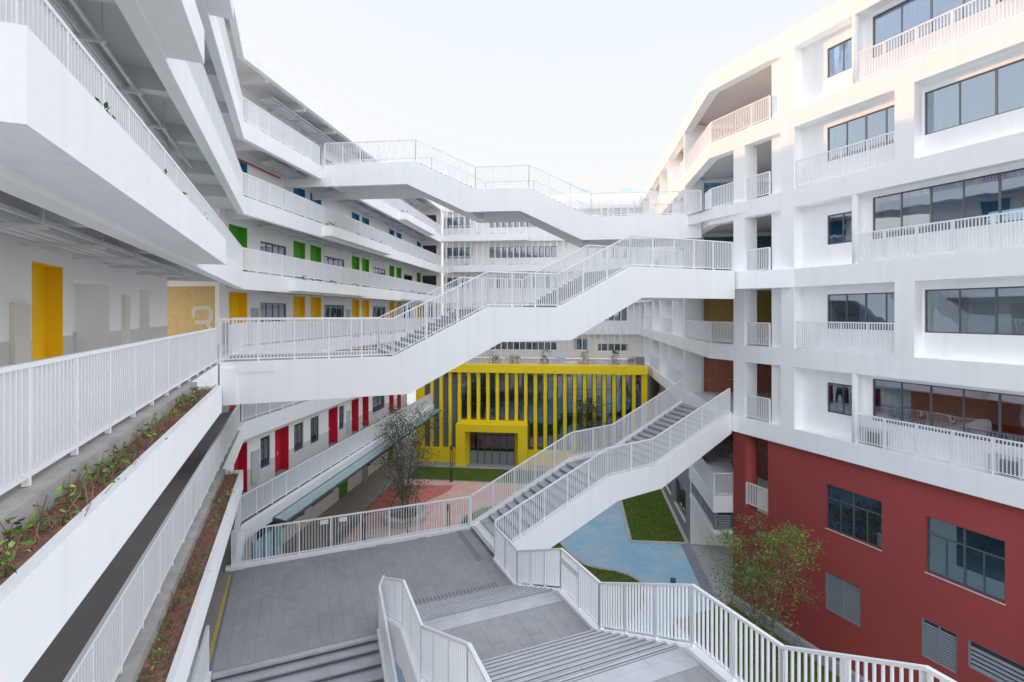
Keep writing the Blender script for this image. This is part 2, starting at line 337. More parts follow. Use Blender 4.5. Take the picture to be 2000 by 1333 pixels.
def pbox(name, material, F, d0, d1, l0, l1, z0, z1, parent):      # one piece as a shared block
    c = F.p((d0+d1)/2, (l0+l1)/2, (z0+z1)/2)
    return piece(name, material, c, F.ang, (abs(l1-l0), abs(d1-d0), abs(z1-z0)), parent)

def railing(parent, pts, H=1.25, each=True, spacing=0.106, post=1.2, name='railing', gap=0.08, lean=0.0):
    m = MB(); rows = MB(); bal = []
    for a, b in zip(pts[:-1], pts[1:]):
        a, b = Vector(a), Vector(b); d = b-a; L = math.hypot(d.x, d.y)
        if L < 0.03: continue
        up = Vector((0, 0, 1)); ang = math.atan2(d.y, d.x)
        m.bar(a+up*(H-0.05), b+up*(H-0.05), 0.065, 0.05); m.bar(a+up*gap, b+up*gap, 0.05, 0.03)
        n = max(1, round(L/post)); posts = [i/n for i in range(n+1)]
        for t in posts:
            q = a+d*t; e = d.normalized()*0.025; e.z = 0
            m.bar(q-e, q+e, 0.06, H-0.052)
        nb = max(1, round(L/spacing))
        for i in range(nb):
            t = (i+0.5)/nb
            if min(abs(t-x) for x in posts)*L < 0.05: continue
            q = a+d*t
            if each: bal.append((q, ang))
            else:
                e = Vector((math.cos(ang), math.sin(ang), 0))*0.0095
                rows.bar(q-e+up*(gap+0.03), q+e+up*(gap+0.03), 0.05, H-gap-0.082)
    r = m.build(name, 'metal', parent)
    for q, ang in bal:
        piece('baluster', 'metal', (q.x, q.y, q.z+gap+0.03+(H-gap-0.082)/2), ang, (0.019, 0.05, H-gap-0.082), r)
    if rows.v: stuff(rows.build('baluster_row', 'metal', r))
    return r
def window(parent, F, d, l0, l1, z0, z1, cols, rows=(1.0,), glass='glass', t=0.06, name='window', cur=None, back=None, wide_top=False):
    m = MB(); f = 0.05
    m.box(F, d-t/2, d+t/2, l0, l0+f, z0, z1); m.box(F, d-t/2, d+t/2, l1-f, l1, z0, z1)
    m.box(F, d-t/2, d+t/2, l0+f, l1-f, z0, z0+f); m.box(F, d-t/2, d+t/2, l0+f, l1-f, z1-f, z1)
    xs = [l0+f+(l1-l0-2*f)*i/cols for i in range(cols+1)]; zs = [z0+f]
    for r in rows: zs.append(z0+f+(z1-z0-2*f)*r)
    for i, x in enumerate(xs[1:-1]):
        g = 0.035 if i % 2 == 1 else 0.024
        m.box(F, d-t/2+0.004, d+t/2-0.004, x-g, x+g, z0+f, zs[-2] if wide_top and i % 2 == 0 else z1-f)
    for z in zs[1:-1]: m.box(F, d-t/2+0.008, d+t/2-0.008, l0+f, l1-f, z-0.03, z+0.03)
    o = m.build(name, 'frame', parent)
    for i in range(cols):
        for j in range(len(zs)-1):
            if wide_top and j == len(zs)-2:
                if i % 2 == 0: pbox('pane', glass, F, d-0.004, d+0.004, xs[i], xs[i+2], zs[j], zs[j+1], o)
                continue
            pbox('pane', glass, F, d-0.004, d+0.004, xs[i], xs[i+1], zs[j], zs[j+1], o)
    if cur:
        q = MB(); a, b, cm, off = cur; n = max(4, int((b-a)/0.07))
        for i in range(n):
            x0, x1 = a+(b-a)*i/n, a+(b-a)*(i+1)/n; e = 0.03 if i % 2 else 0.0
            k = len(q.v); q.v += [F.p(d+off+e, x0, z0), F.p(d+off+0.03-e, x1, z0), F.p(d+off+0.03-e, x1, z1), F.p(d+off+e, x0, z1)]; q.f.append((k, k+1, k+2, k+3))
        q.build('curtain', cm, o)
    if back:
        off, bm_ = back; MB().box(F, d+min(off, off*1.05), d+max(off, off*1.05), l0-0.3, l1+0.3, z0-0.4, z1+0.3).build('blind_wall', bm_, o)
    return o
def door(parent, F, d, l0, l1, z0, z1, material, rec, leaf=True, sgn=-1):   # coloured recess behind the wall face at depth d; sgn = way into the wall
    m = MB(); e = 0.03; i = d+sgn*rec
    m.box(F, *sorted((i, i+sgn*0.05)), l0, l1, z0, z1)
    m.box(F, *sorted((d-sgn*0.02, i)), l0, l0+e, z0, z1); m.box(F, *sorted((d-sgn*0.02, i)), l1-e, l1, z0, z1); m.box(F, *sorted((d-sgn*0.02, i)), l0+e, l1-e, z1-e, z1)
    o = m.build('door', material, parent)
    if leaf:
        wl = min(1.0, (l1-l0)-0.15); zt = min(z0+2.15, z1-0.12)
        lf = pbox('leaf', material, F, *sorted((i-sgn*0.004, i-sgn*0.03)), l0+0.06, l0+0.06+wl, z0+0.02, zt, o)
        pbox('vision_panel', 'dark', F, *sorted((i-sgn*0.031, i-sgn*0.036)), l0+0.16, l0+0.30, z0+1.0, z0+1.7, o)
        pbox('handle', 'galv', F, *sorted((i-sgn*0.031, i-sgn*0.08)), l0+wl-0.08, l0+wl-0.03, z0+0.95, z0+1.15, o)
    return o
def louvre(parent, F, d, l0, l1, z0, z1, pitch=0.09, mid=True, sgn=1, name='louvre'):
    m = MB(); f = 0.05
    for a, b in ((l0, l0+f), (l1-f, l1)) + ((((l0+l1)/2-f/2, (l0+l1)/2+f/2),) if mid else ()): m.box(F, d-0.04, d+0.04, a, b, z0, z1)
    m.box(F, d-0.036, d+0.036, l0+f, l1-f, z0, z0+f); m.box(F, d-0.036, d+0.036, l0+f, l1-f, z1-f, z1)
    o = m.build(name, 'louvre', parent)
    n = int((z1-z0-2*f)/pitch); s = MB()
    for i in range(n):
        z = z0+f+pitch*i
        s.hexa([F.p(d-sgn*0.035, l0+f, z), F.p(d-sgn*0.03, l0+f, z-0.012), F.p(d-sgn*0.03, l1-f, z-0.012), F.p(d-sgn*0.035, l1-f, z), F.p(d+sgn*0.02, l0+f, z+pitch*0.5), F.p(d+sgn*0.025, l0+f, z+pitch*0.5-0.012), F.p(d+sgn*0.025, l1-f, z+pitch*0.5-0.012), F.p(d+sgn*0.02, l1-f, z+pitch*0.5)])
    stuff(s.build('slat', 'louvre', o))
    MB().box(F, *sorted((d+sgn*0.06, d+sgn*0.09)), l0, l1, z0, z1).build('backing', 'dark', o)
    return o

LV = {1: 6.0, 2: 9.8, 3: 13.6, 4: 17.4, 5: 21.2, 6: 25.0, 7: 28.8}
UN, VF = 0.6, 62.4

# ================================================================== ground
big = MB().sheet([(-400, -300), (400, -300), (400, 500), (-400, 500)], -0.02).build('ground', 'ground'); struct(big)
def area(name, pts, z, m): return struct(MB().sheet(pts, z).build(name, m))
def gpl(*px): return [gp(*q) for q in px]
def fq(F, d0, d1, l0, l1): return [F.p(d0, l0, 0)[:2], F.p(d1, l0, 0)[:2], F.p(d1, l1, 0)[:2], F.p(d0, l1, 0)[:2]]
area('path', fq(A, -19.2, -16.3, 14, 51.5), 0.0, 'path')
area('blue_paving', [gp(560, 1200), A.p(-15.6, 45.6, 0)[:2], A.p(7.0, 45.6, 0)[:2], A.p(7.0, 27.5, 0)[:2], B.p(17.2, 20.5, 0)[:2], B.p(17.2, 3, 0)[:2], B.p(6, 3, 0)[:2], B.p(-2, 14, 0)[:2]], 0.002, 'blue')
area('paving_edge_strip', fq(A, -16.3, -15.6, 16, 49.6), 0.006, 'edge')
area('paving_edge_strip', fq(A, 6.95, 7.6, 27.6, 51), 0.006, 'edge')
area('paving_edge_strip', fq(B, 21.1, 21.75, 2, 20.5), 0.006, 'edge')
area('pink_paving', gpl((640, 1090))+[A.p(-15.6, 45.6, 0)[:2], A.p(-2, 45.6, 0)[:2]]+gpl((1046, 949), (1020, 968), (985, 985), (940, 993), (905, 1010), (890, 1033), (760, 1052), (690, 1068)), 0.006, 'pink')
area('rose_paving', gpl((705, 1008), (762, 950), (800, 947.5), (886, 948.5), (876, 960), (858, 969), (838, 977), (822, 987), (790, 992), (740, 1001)), 0.010, 'rose')
area('pale_paving', gpl((690, 1060), (722, 1036), (760, 1028), (805, 1027), (845, 1036), (856, 1042), (760, 1050)), 0.014, 'pale')
lawn_a = fq(A, -15.6, 5.5, 45.7, 49.6)
lawn_b = gpl((893, 1048), (893, 1030), (905, 1010), (940, 993), (985, 985), (1030, 988), (1075, 1005), (1080, 1060), (960, 1080))
lawn_c = gpl((1206, 955), (1213, 982), (1231, 1056), (1236, 1058), (1342, 1062), (1292, 955))
lawn_d = gpl((1085, 1050), (1113, 1080), (1140, 1103), (1170, 1111), (1200, 1115), (1230, 1124), (1254, 1138), (1268, 1175), (1240, 1215), (1170, 1250), (1040, 1200), (1040, 1075))
lawn_e = fq(B, 17.3, 21.05, 4, 20.3)
lawns = []
for z, P in ((0.02, lawn_a), (0.021, lawn_b), (0.022, lawn_c), (0.023, lawn_d), (0.024, lawn_e)):
    o = area('lawn', P, z, 'grass'); lawns.append(P)
def kerb_line(P, closed=True, wd=0.22):
    m = MB(); n = len(P)
    for i in range(n if closed else n-1):
        m.bar((P[i][0], P[i][1], 0.0), (P[(i+1) % n][0], P[(i+1) % n][1], 0.0), wd, 0.05)
    return struct(m.build('lawn_edging', 'concrete'))
for P in (lawn_b, lawn_c, lawn_d): kerb_line(P)
kerb_line(fq(A, -15.6, 5.5, 45.6, 49.65), True, 0.15)
def inside(p, P):
    r = False; n = len(P); j = n-1
    for i in range(n):
        if (P[i][1] > p[1]) != (P[j][1] > p[1]) and p[0] < (P[j][0]-P[i][0])*(p[1]-P[i][1])/(P[j][1]-P[i][1])+P[i][0]: r = not r
        j = i
    return r
gb = MB()
for P, dens in zip(lawns, (60, 90, 170, 170, 220)):
    xs = [p[0] for p in P]; ys = [p[1] for p in P]; ar = (max(xs)-min(xs))*(max(ys)-min(ys))
    for i in range(int(ar*dens)):
        p = (random.uniform(min(xs), max(xs)), random.uniform(min(ys), max(ys)))
        if not inside(p, P): continue
        a = random.uniform(0, 6.283); h = random.uniform(0.04, 0.10); r = 0.018; k = len(gb.v)
        gb.v += [(p[0]-r*math.cos(a), p[1]-r*math.sin(a), 0.02), (p[0]+r*math.cos(a), p[1]+r*math.sin(a), 0.02), (p[0]+random.uniform(-.05, .05), p[1]+random.uniform(-.05, .05), 0.02+h)]; gb.f.append((k, k+1, k+2))
tag(stuff(gb.build('grass', 'blade')), 'short green turf blades covering the courtyard lawns', 'grass')

hm = MB(); hn = 60
for i in range(hn+1):
    a = math.radians(-70+220*i/hn); R_ = 330; h = 26+16*math.sin(i*0.37)+9*math.sin(i*0.91+1)+6*math.sin(i*1.7)
    for k, f in enumerate((0.0, 0.45, 0.8, 1.0)):
        hm.v.append((math.sin(a+1.5708)*(R_+k*45)*1.0, math.cos(a+1.5708)*(R_+k*45)-40, max(0.0, h*f)-2))
for i in range(hn):
    for k in range(3): q = i*4+k; hm.f.append((q, q+1, q+5, q+4))
struct(hm.build('hills', mat('wooded_hillside', (0.05, 0.075, 0.05), 0.95, 0.5, 0.08), None, True))

# ================================================================== galleried block (bent wing with open corridors)
LB = thing('gallery_block', 'white bent school wing with open railed corridors and bright coloured doors', 'building', B.p(-4, 20, 0))
OE = (-2.35, -16.54)
for L in (2, 3, 4, 5, 6):
    z = LV[L]
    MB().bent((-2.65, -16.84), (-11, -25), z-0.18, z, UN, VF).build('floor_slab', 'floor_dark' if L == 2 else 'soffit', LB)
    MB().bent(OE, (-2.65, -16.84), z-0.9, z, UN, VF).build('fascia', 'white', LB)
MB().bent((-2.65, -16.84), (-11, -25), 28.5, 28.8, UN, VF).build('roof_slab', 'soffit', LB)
MB().bent(OE, (-2.65, -16.84), 28.15, 28.97, UN, VF).build('roof_fascia', 'white', LB)
# first corridor, pushed further into the court
MB().bent((-2.15, -14.43), (-8.9, -25), 5.82, 6.0, UN, 50.4).build('floor_slab', 'floor_dark', LB)
fa = MB(); c1 = xing(-2.15, -14.43)
fa.box(A, -14.43, -14.15, A.s.dot(Vector((*c1, 0)))+0.0, 50.4, 5.5, 6.08)
fa.box(B, -2.15, -1.95, 21.3, B.s.dot(Vector((*c1, 0)))-0.05, 5.5, 6.08)
fa.build('fascia', 'white', LB)
MB().box(B, -11.2, -11, UN, 20.5, 0, 28.5).build('outer_wall', 'wall', LB)
MB().box(A, -25.2, -25, 27.5, VF, 0, 28.5).build('outer_wall', 'wall', LB)
MB().bent((-11.2, -25.2), (-11.4, -25.4), 0, 13.5, 20.0, 30).build('outer_wall', 'wall', LB)
# cross beams and trays
for L in (3, 4, 5, 6, 7):
    z = LV[L]; zs = z-0.3 if L == 7 else z-0.18
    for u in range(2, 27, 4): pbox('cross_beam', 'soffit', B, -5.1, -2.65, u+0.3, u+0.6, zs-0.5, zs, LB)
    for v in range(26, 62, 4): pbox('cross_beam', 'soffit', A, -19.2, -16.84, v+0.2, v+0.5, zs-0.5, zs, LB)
    t = MB()
    for F, ww, l0, l1 in ((B, -2.65, 1, 21), (A, -16.84, 28, 61)):
        for k in range(3): t.box(F, ww-1.55+k*0.21, ww-1.38+k*0.21, l0, l1, zs-0.66, zs-0.63)
        t.box(F, ww-1.6, ww-1.57, l0, l1, zs-0.68, zs-0.55); t.box(F, ww-0.93, ww-0.90, l0, l1, zs-0.68, zs-0.55)
        t.box(F, ww-0.74, ww-0.68, l0, l1, zs-0.62, zs-0.56)
    tr = t.build('cable_tray', 'galv', LB)
    for F, ww, l0, l1 in ((B, -2.65, 1, 21), (A, -16.84, 28, 61)):
        x = l0+1.0
        while x < l1:
            pbox('strut', 'galv', F, ww-1.8, ww-0.55, x, x+0.06, zs-0.74, zs-0.68, tr)
            pbox('hanger', 'galv', F, ww-0.62, ww-0.60, x+0.02, x+0.04, zs-0.68, zs, tr)
            x += 2.4
    if L == 6:
        MB().tube(A.p(-18.9, 26, zs-0.8), A.p(-18.9, 31, zs-0.8), 0.05).build('red_pipe', 'red_pipe', LB)
dp = MB(); zc = LV[5]-0.18
dp.tube(B.p(-3.2, 3.4, zc-0.62), B.p(-3.2, 7.4, zc-0.62), 0.1); dp.tube(B.p(-3.2, 3.4, zc-0.62), B.p(-2.6, 3.4, zc-0.62), 0.1); dp.tube(B.p(-3.2, 7.4, zc-0.62), B.p(-3.2, 7.5, zc-0.3), 0.1)
dp.build('drain_pipe', 'white', LB, True)
# walls with doors and windows
dpx = [(447, 483), (573, 596), (606, 627.5), (687, 702), (707, 721), (760, 770), (774.5, 784), (814, 821.5), (825, 831)]
wpx = [(508.5, 559.5), (633, 672.5), (728, 753), (788.5, 806), (836, 846)]
DW = -19.2
fd = [(A.on(DW, a), A.on(DW, b)) for a, b in dpx]; fw = [(A.on(DW, a), A.on(DW, b)) for a, b in wpx]
nd3 = [(62, 123, 2.8, 'd'), (142, 214, 2.55, 'a'), (237, 254.5, 2.3, 'b'), (272, 292, 2.55, 'a')]
NW = -5.1
for L in (2, 3, 4, 5, 6):
    z, zt = LV[L], LV[L+1]-(0.3 if L == 6 else 0.18)
    ops = [(a, b, z, z+2.9) for a, b in fd] + [(a, b, z+1.0, z+2.35) for a, b in fw]
    MB().wall(A, DW-0.25, DW, 25.7, VF, z, zt, ops).build('wall', 'wall', LB)
    MB().pieces('dado', 'dado', A, DW, DW+0.006, 25.7, VF, z, z+1.15, ops, LB)
    for a, b in fd: door(LB, A, DW-0.02, a, b, z, z+2.9, 'd%d' % L, 0.5 if a < 30 else 0.28, a < 45)
    for i, (a, b) in enumerate(fw):
        window(LB, A, DW-0.1, a, b, z+1.0, z+2.35, 4, glass='glass', cur=(a, a+(b-a)*0.4, 'curtain', -0.12), back=(-2.2, 'room'))
    for i, (a, b) in enumerate(((490, 504), (676, 683))):
        if L == 3: pbox('meter_cabinet', 'grey_metal', A, DW, DW+0.08, A.on(DW, a), A.on(DW, b), z+0.3, z+2.0, LB)
    # near stretch
    if L == 3:
        nops = [(B.on(NW, a), B.on(NW, b), z, z+h) for a, b, h, k in nd3]
    else:
        nops = [(8.5, 10.3, z, z+2.8), (18, 19.6, z, z+2.8), (21, 22.6, z, z+2.8)]
    MB().wall(B, NW-0.25, NW, UN, 26.4, z, zt, nops).build('wall', 'wall', LB)
    MB().pieces('dado', 'dado', B, NW, NW+0.006, UN, 26.4, z, z+1.15, nops, LB)
    if L == 3:
        for (a, b, z0, z1), (_, _, h, k) in zip(nops, nd3):
            if k == 'd': door(LB, B, NW-0.02, a, b, z0, z1, 'd3', 0.3, False)
            elif k == 'b':
                o = MB().box(B, NW-0.2, NW-0.15, a, b, z0, z1).build('door', 'beige', LB)
                pbox('handle', 'galv', B, NW-0.15, NW-0.1, a+0.05, a+0.09, z0+0.95, z0+1.15, o)
            else:
                MB().box(B, NW-0.9, NW-0.8, a-0.05, b+0.05, z0, z1).box(B, NW-0.8, NW-0.25, a-0.06, a, z0, z1).box(B, NW-0.8, NW-0.25, b, b+0.06, z0, z1).box(B, NW-0.8, NW-0.25, a, b, z1, z1+0.06).build('alcove', 'wall', LB)
                pbox('dado', 'dado', B, NW-0.8, NW-0.794, a, b, z0, z0+1.15, LB)
        a, b = B.on(NW, 18), B.on(NW, 50)
        cb_ = pbox('meter_cabinet', 'beige', B, NW, NW+0.09, a, b, z+0.15, z+1.9, LB)
        pbox('cabinet_door', 'grey_metal', B, NW+0.091, NW+0.10, a+0.07, b-0.07, z+0.35, z+1.82, cb_)
    else:
        for a, b, z0, z1 in nops: door(LB, B, NW-0.02, a, b, z0, z1, 'd%d' % L, 0.3, L == 2)
    # lobby end wall in mosaic with the storey number
    o = MB().box(K, 25.75, 25.95, -28, -19.3, z, zt-0.45).build('mosaic_wall', 'm%d' % L, LB)
    MB().box(K, 25.70, 26.0, -28, -19.3, zt-0.45, zt).build('wall', 'wall', LB)
    if L == 3:
        def kp(x, y):
            l, zz = K.on(25.75, x, y); return l, zz
        outline = [(379, 599), (408, 598), (416, 605), (416, 624), (410, 632), (416, 641), (416, 662), (408, 669), (381, 669), (375, 662), (375, 648), (382, 648), (382, 659), (385, 662), (404, 662), (408, 659), (408, 643), (402, 634), (382, 634), (382, 626), (403, 626), (408, 621), (408, 609), (404, 605.5), (386, 605.5), (382, 609), (382, 620), (375, 620), (375, 605)]
        mm = MB(); n = len(outline); q = [kp(*p) for p in outline]
        mm.v = [K.p(25.748, l, zz) for l, zz in q] + [K.p(25.730, l, zz) for l, zz in q]
        mm.f = [tuple(range(n)), tuple(range(n, 2*n))[::-1]] + [(i, (i+1) % n, n+(i+1) % n, n+i) for i in range(n)]
        mm.build('storey_number', 'digit', o)
    # dark doorway at the corridor's end
    MB().wall(K, VF, VF+0.2, -25, -16.6, z, zt, [(-19, -17.2, z, z+2.6)]).build('wall', 'wall', LB)
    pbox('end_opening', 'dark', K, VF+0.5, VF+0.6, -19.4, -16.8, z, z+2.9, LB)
# first floor (red doors) and ground floor of the far stretch
z = LV[1]; RW = -16.92
rd = [(457, 483), (537, 564), (641.5, 659.6), (686.6, 700.5), (708, 720), (760, 769), (775.6, 783)]
rw = [(508.7, 528), (574.5, 593), (606.6, 623.5), (662.5, 672.4), (727.6, 751.6)]
rops = [(A.on(RW, a), A.on(RW, b), z, z+2.62) for a, b in rd] + [(A.on(RW, a), A.on(RW, b), z+0.8, z+2.5) for a, b in rw]
MB().wall(A, RW-0.22, RW, 21.5, 50.3, z, LV[2]-0.18, rops).build('wall', 'wall', LB)
MB().pieces('dado', 'dado', A, RW, RW+0.006, 21.5, 50.3, z, z+1.15, rops, LB)
for i, (a, b) in enumerate(rd): door(LB, A, RW-0.02, A.on(RW, a), A.on(RW, b), z, z+2.62, 'd1', 0.45, True)
for a, b in rw:
    a, b = A.on(RW, a), A.on(RW, b)
    window(LB, A, RW-0.1, a, b, z+0.8, z+2.5, 2, (0.68, 1.0), 'glass_dark', back=(-2.0, 'room'))
for a, b in ((490, 504.6), (676.5, 683)):
    pbox('meter_cabinet', 'grey_metal', A, RW, RW+0.08, A.on(RW, a), A.on(RW, b), z+0.3, z+2.0, LB)
MB().box(B, -9, -4.65, UN, 20.0, z, LV[2]-0.18).build('wall', 'wall', LB)
GW = -19.2
gops = [(A.on(GW, 662), A.on(GW, 679), 0, 2.9), (A.on(GW, 757), A.on(GW, 768), 0, 2.9), (A.on(GW, 500), A.on(GW, 586), 1.0, 2.9), (A.on(GW, 609), A.on(GW, 652), 1.0, 2.9), (A.on(GW, 719), A.on(GW, 754), 1.0, 2.9)]
MB().wall(A, GW-0.25, GW, 14, 51.4, 0, 5.5, gops).build('wall', 'wall', LB)
MB().box(A, -19.2, -14.43, 20.5, 50.4, 5.5, 5.82).build('soffit', 'soffit', LB)
for a, b, z0, z1 in gops[:2]: door(LB, A, GW-0.02, a, b, z0, z1, 'd4', 0.5, True)
for a, b, z0, z1 in gops[2:]: window(LB, A, GW-0.1, a, b, z0, z1, 6, (0.72, 1.0), 'glass_dark', back=(-1.5, 'room'))
pbox('grey_column', 'concrete', A, GW, GW+0.3, A.on(GW, 707), A.on(GW, 713), 0, 5.5, LB)
for zf in (LV[3], LV[2]): pbox('kerb_cap', 'kerb', B, -2.72, -2.349, UN, 19.4 if zf > 12 else 27.0, zf-0.002, zf+0.012, LB)
# railings
railing(LB, [B.p(-2.40, 0.5, 13.62), B.p(-2.40, 19.45, 13.62)], 1.2, True)
railing(LB, [B.p(-2.45, 3.5, 9.82), B.p(-2.45, 15.5, 9.82)], 1.2, True)
railing(LB, [B.p(-2.45, 15.5, 9.82), B.p(-2.45, 27.7, 9.82)], 1.2, False)
cx = xing(-2.45, -16.64)
railing(LB, [(cx[0], cx[1], 9.82), A.p(-16.64, 50, 9.82)], 1.2, False)
railing(LB, [B.p(-2.45, 23.7, 13.62), (cx[0], cx[1], 13.62), A.p(-16.64, VF, 13.62)], 1.2, False)
railing(LB, [B.p(-2.45, 1.5, 17.42), (cx[0], cx[1], 17.42), A.p(-16.64, VF, 17.42)], 1.2, False)
railing(LB, [B.p(-2.45, 2, 21.22), (cx[0], cx[1], 21.22), A.p(-16.64, VF, 21.22)], 1.2, False)
railing(LB, [B.p(-2.45, 6, 25.02), (cx[0], cx[1], 25.02), A.p(-16.64, 31.85, 25.02)], 1.2, False)
railing(LB, [A.p(-16.64, 35.95, 25.02), A.p(-16.64, VF, 25.02)], 1.2, False)
railing(LB, [B.p(-2.05, 21.4, 6.08), (c1[0]-0.1, c1[1]+0.1, 6.08), A.p(-14.30, 50.4, 6.08)], 1.2, False)
railing(LB, [B.p(-2.3, 2, 6.02), B.p(-2.3, 15.2, 6.02)], 1.2, False)
# planter troughs
plant_jobs = []
def planter(F, side, l0, l1, zf, near):
    kw = 0.0
    e, o = (-2.35, -1.70) if F is B else (-16.54, -15.9)
    zt, zb = zf-0.12, zf-0.80
    m = MB(); m.box(F, o-0.11, o, l0, l1, zb, zt); m.box(F, e, o-0.11, l0, l0+0.11, zb+0.1, zt); m.box(F, e, o-0.11, l1-0.11, l1, zb+0.1, zt); m.box(F, e, o-0.11, l0, l1, zb, zb+0.1)
    p = m.build('planter', 'white', LB)
    if near:
        kw = 0.13 if zf > 12 else 0.10
        MB().box(F, e, e+kw, l0+0.11, l1-0.11, zf-0.30, zf+0.004).build('kerb', 'kerb', p)
    s = MB(); n = max(2, int((l1-l0)/0.25)); nx = 4; a0 = e+(kw if near else 0.02)
    k = 0
    for i in range(n+1):
        for j in range(nx+1):
            s.v.append(F.p(a0+(o-0.11-a0)*j/nx, l0+0.1+(l1-l0-0.2)*i/n, zf-0.22+random.uniform(-0.04, 0.04)))
    for i in range(n):
        for j in range(nx): q = i*(nx+1)+j; s.f.append((q, q+1, q+nx+2, q+nx+1))
    s.build('soil', 'soil', p, True)
    plant_jobs.append((F, a0, o-0.16, l0, l1, zf-0.22, (1 if zf > 12 else 2) if near else 0))
planter(B, 0, 0.6, 14.8, LV[3], True)
planter(B, 0, 0.6, 20.7, LV[2], True)
planter(B, 0, 4.55, 15.7, LV[4], False)
planter(B, 0, 0.6, 12.1, LV[5], False)
planter(B, 0, 0.6, 17.6, LV[6], False)
def va(px): return A.on(-15.9, px)
for L, a, b in ((4, 585, 722), (4, 795, 856), (5, 648, 766), (6, 793, 850), (3, 700, 800)): planter(A, 0, va(a), va(b), LV[L], False)
# glass canopy under the first corridor
cn = thing('glass_canopy', 'long greenish glass canopy bracketed below the red-door corridor', 'canopy', A.p(-13.9, 35, 5.4))
fr = MB(); v0, v1 = 22.6, 50.6
fr.bar(A.p(-13.45, v0, 5.40), A.p(-13.45, v1, 5.40), 0.06, 0.12)
fr.bar(A.p(-14.10, v0, 5.60), A.p(-14.10, v1, 5.60), 0.05, 0.08)
fr.build('edge_channel', 'frame', cn)
n = 20
for i in range(n):
    a, b = v0+(v1-v0)*i/n+0.01, v0+(v1-v0)*(i+1)/n-0.01
    g = MB(); g.hexa([A.p(-13.48, a, 5.53), A.p(-14.14, a, 5.66), A.p(-14.14, b, 5.66), A.p(-13.48, b, 5.53), A.p(-13.48, a, 5.545), A.p(-14.14, a, 5.675), A.p(-14.14, b, 5.675), A.p(-13.48, b, 5.545)])
    g.build('pane', 'canopy_glass', cn)
    if i % 2 == 0:
        k = MB(); k.bar(A.p(-13.5, a, 5.40), A.p(-14.15, a, 5.50), 0.06, 0.12); k.build('bracket', 'frame', cn)
    if i % 3 == 1: pbox('floodlight', 'lamp', A, -13.75, -13.5, a, a+0.3, 5.2, 5.34, cn)
gs = thing('glass_screen', 'tall teal glass screen where the plaza railing meets the red-door corridor', 'glass screen', A.p(-13.6, 21.5, 0))
for i in range(3):
    x = 20.3+i*0.75
    pbox('pane', 'canopy_glass', A, -13.62, -13.60, x+0.02, x+0.73, 0.1, 5.5, gs)
    pbox('mullion', 'frame', A, -13.65, -13.57, x-0.03, x+0.02, 0.0, 5.55, gs)
# ================================================================== footbridges
def lerp_z(prof, l):
    for (a, za), (b, zb) in zip(prof[:-1], prof[1:]):
        if a <= l <= b: return za+(zb-za)*(l-a)/(b-a)
    return prof[-1][1] if l > prof[-1][0] else prof[0][1]
def span(name, label, F, prof, d0, d1, depth, shift, H, nstep, stepmat, lift=0.05, skew=0.0, skew2=None, l_ref=0.0, cat='footbridge', trail=None):
    R = thing(name, label, cat, F.p(d0, prof[0][0], prof[0][1]-depth))
    skew2 = skew if skew2 is None else skew2
    near_ = lambda off: (lambda l: d0+off+skew*(l-l_ref)); far_ = lambda off: (lambda l: d1-off+skew2*(l-l_ref))
    top = [(l, z+lift) for l, z in prof]
    bot = [(l+(shift if 0 < i < len(prof)-1 else 0), z-depth) for i, (l, z) in enumerate(prof)]
    g = 0.28
    MB().profile(F, top, bot, near_(0), near_(g)).build('girder', 'white', R)
    MB().profile(F, top, bot, far_(g), far_(0)).build('girder', 'white', R)
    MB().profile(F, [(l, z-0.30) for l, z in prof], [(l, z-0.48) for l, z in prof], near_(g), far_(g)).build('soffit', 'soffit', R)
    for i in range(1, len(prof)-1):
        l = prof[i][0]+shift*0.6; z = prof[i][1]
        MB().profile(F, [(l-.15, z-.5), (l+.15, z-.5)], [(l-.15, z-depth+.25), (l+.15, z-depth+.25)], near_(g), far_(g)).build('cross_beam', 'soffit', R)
    for (a, za), (b, zb) in zip(prof[:-1], prof[1:]):
        if abs(za-zb) < 0.05:
            MB().profile(F, [(a, za), (b, zb)], [(a, za-0.28), (b, zb-0.28)], near_(g), far_(g)).build('deck', 'paver', R)
        else:
            n = nstep; T = (b-a)/n; up = zb > za
            for i in range(n):
                zi = za+(zb-za)*(i+1)/n if up else za+(zb-za)*i/n
                l = a+T*i; e0 = l-0.03 if up else l; e1 = l+T if up else l+T+0.03; r0, r1 = (l, l+0.05) if up else (l+T-0.05, l+T)
                m = MB()
                m.profile(F, [(e0, zi), (e1, zi)], [(e0, zi-0.07), (e1, zi-0.07)], near_(g), far_(g))
                m.profile(F, [(r0, zi-0.07), (r1, zi-0.07)], [(r0, zi-0.30), (r1, zi-0.30)], near_(g), far_(g))
                m.build('step', stepmat, R)
    rp = [F.p(near_(0.14)(l), l, z) for l, z in top]; rq = [F.p(far_(0.14)(l), l, z) for l, z in top]
    return R, rp, rq
P1 = [(-16.4, 25.0), (-10.2, 25.0), (-6.26, 23.1), (-2.86, 23.1), (0.99, 21.2), (7.55, 21.2)]
R1, a1, b1 = span('footbridge', 'topmost white footbridge stepping down from the open corridor against the sky', K, P1, 31.9, 35.9, 1.38, -0.55, 1.5, 12, 'granite')
railing(R1, a1, 1.47, True); railing(R1, b1, 1.47, False)
pbox('bearing_beam', 'white', K, 31.95, 32.2, -19.2, -16.4, 23.66, 24.75, R1); pbox('bearing_beam', 'white', K, 35.6, 35.85, -19.2, -16.4, 23.66, 24.75, R1)
MB().box(K, 31.86, 31.9, -16.1, -15.7, 23.62, 24.75).build('bearing_joint', 'white', R1)
P2 = [(-2.3, 13.6), (3.44, 13.6), (7.25, 15.5), (10.49, 15.5), (14.27, 17.4), (20.55, 17.4)]
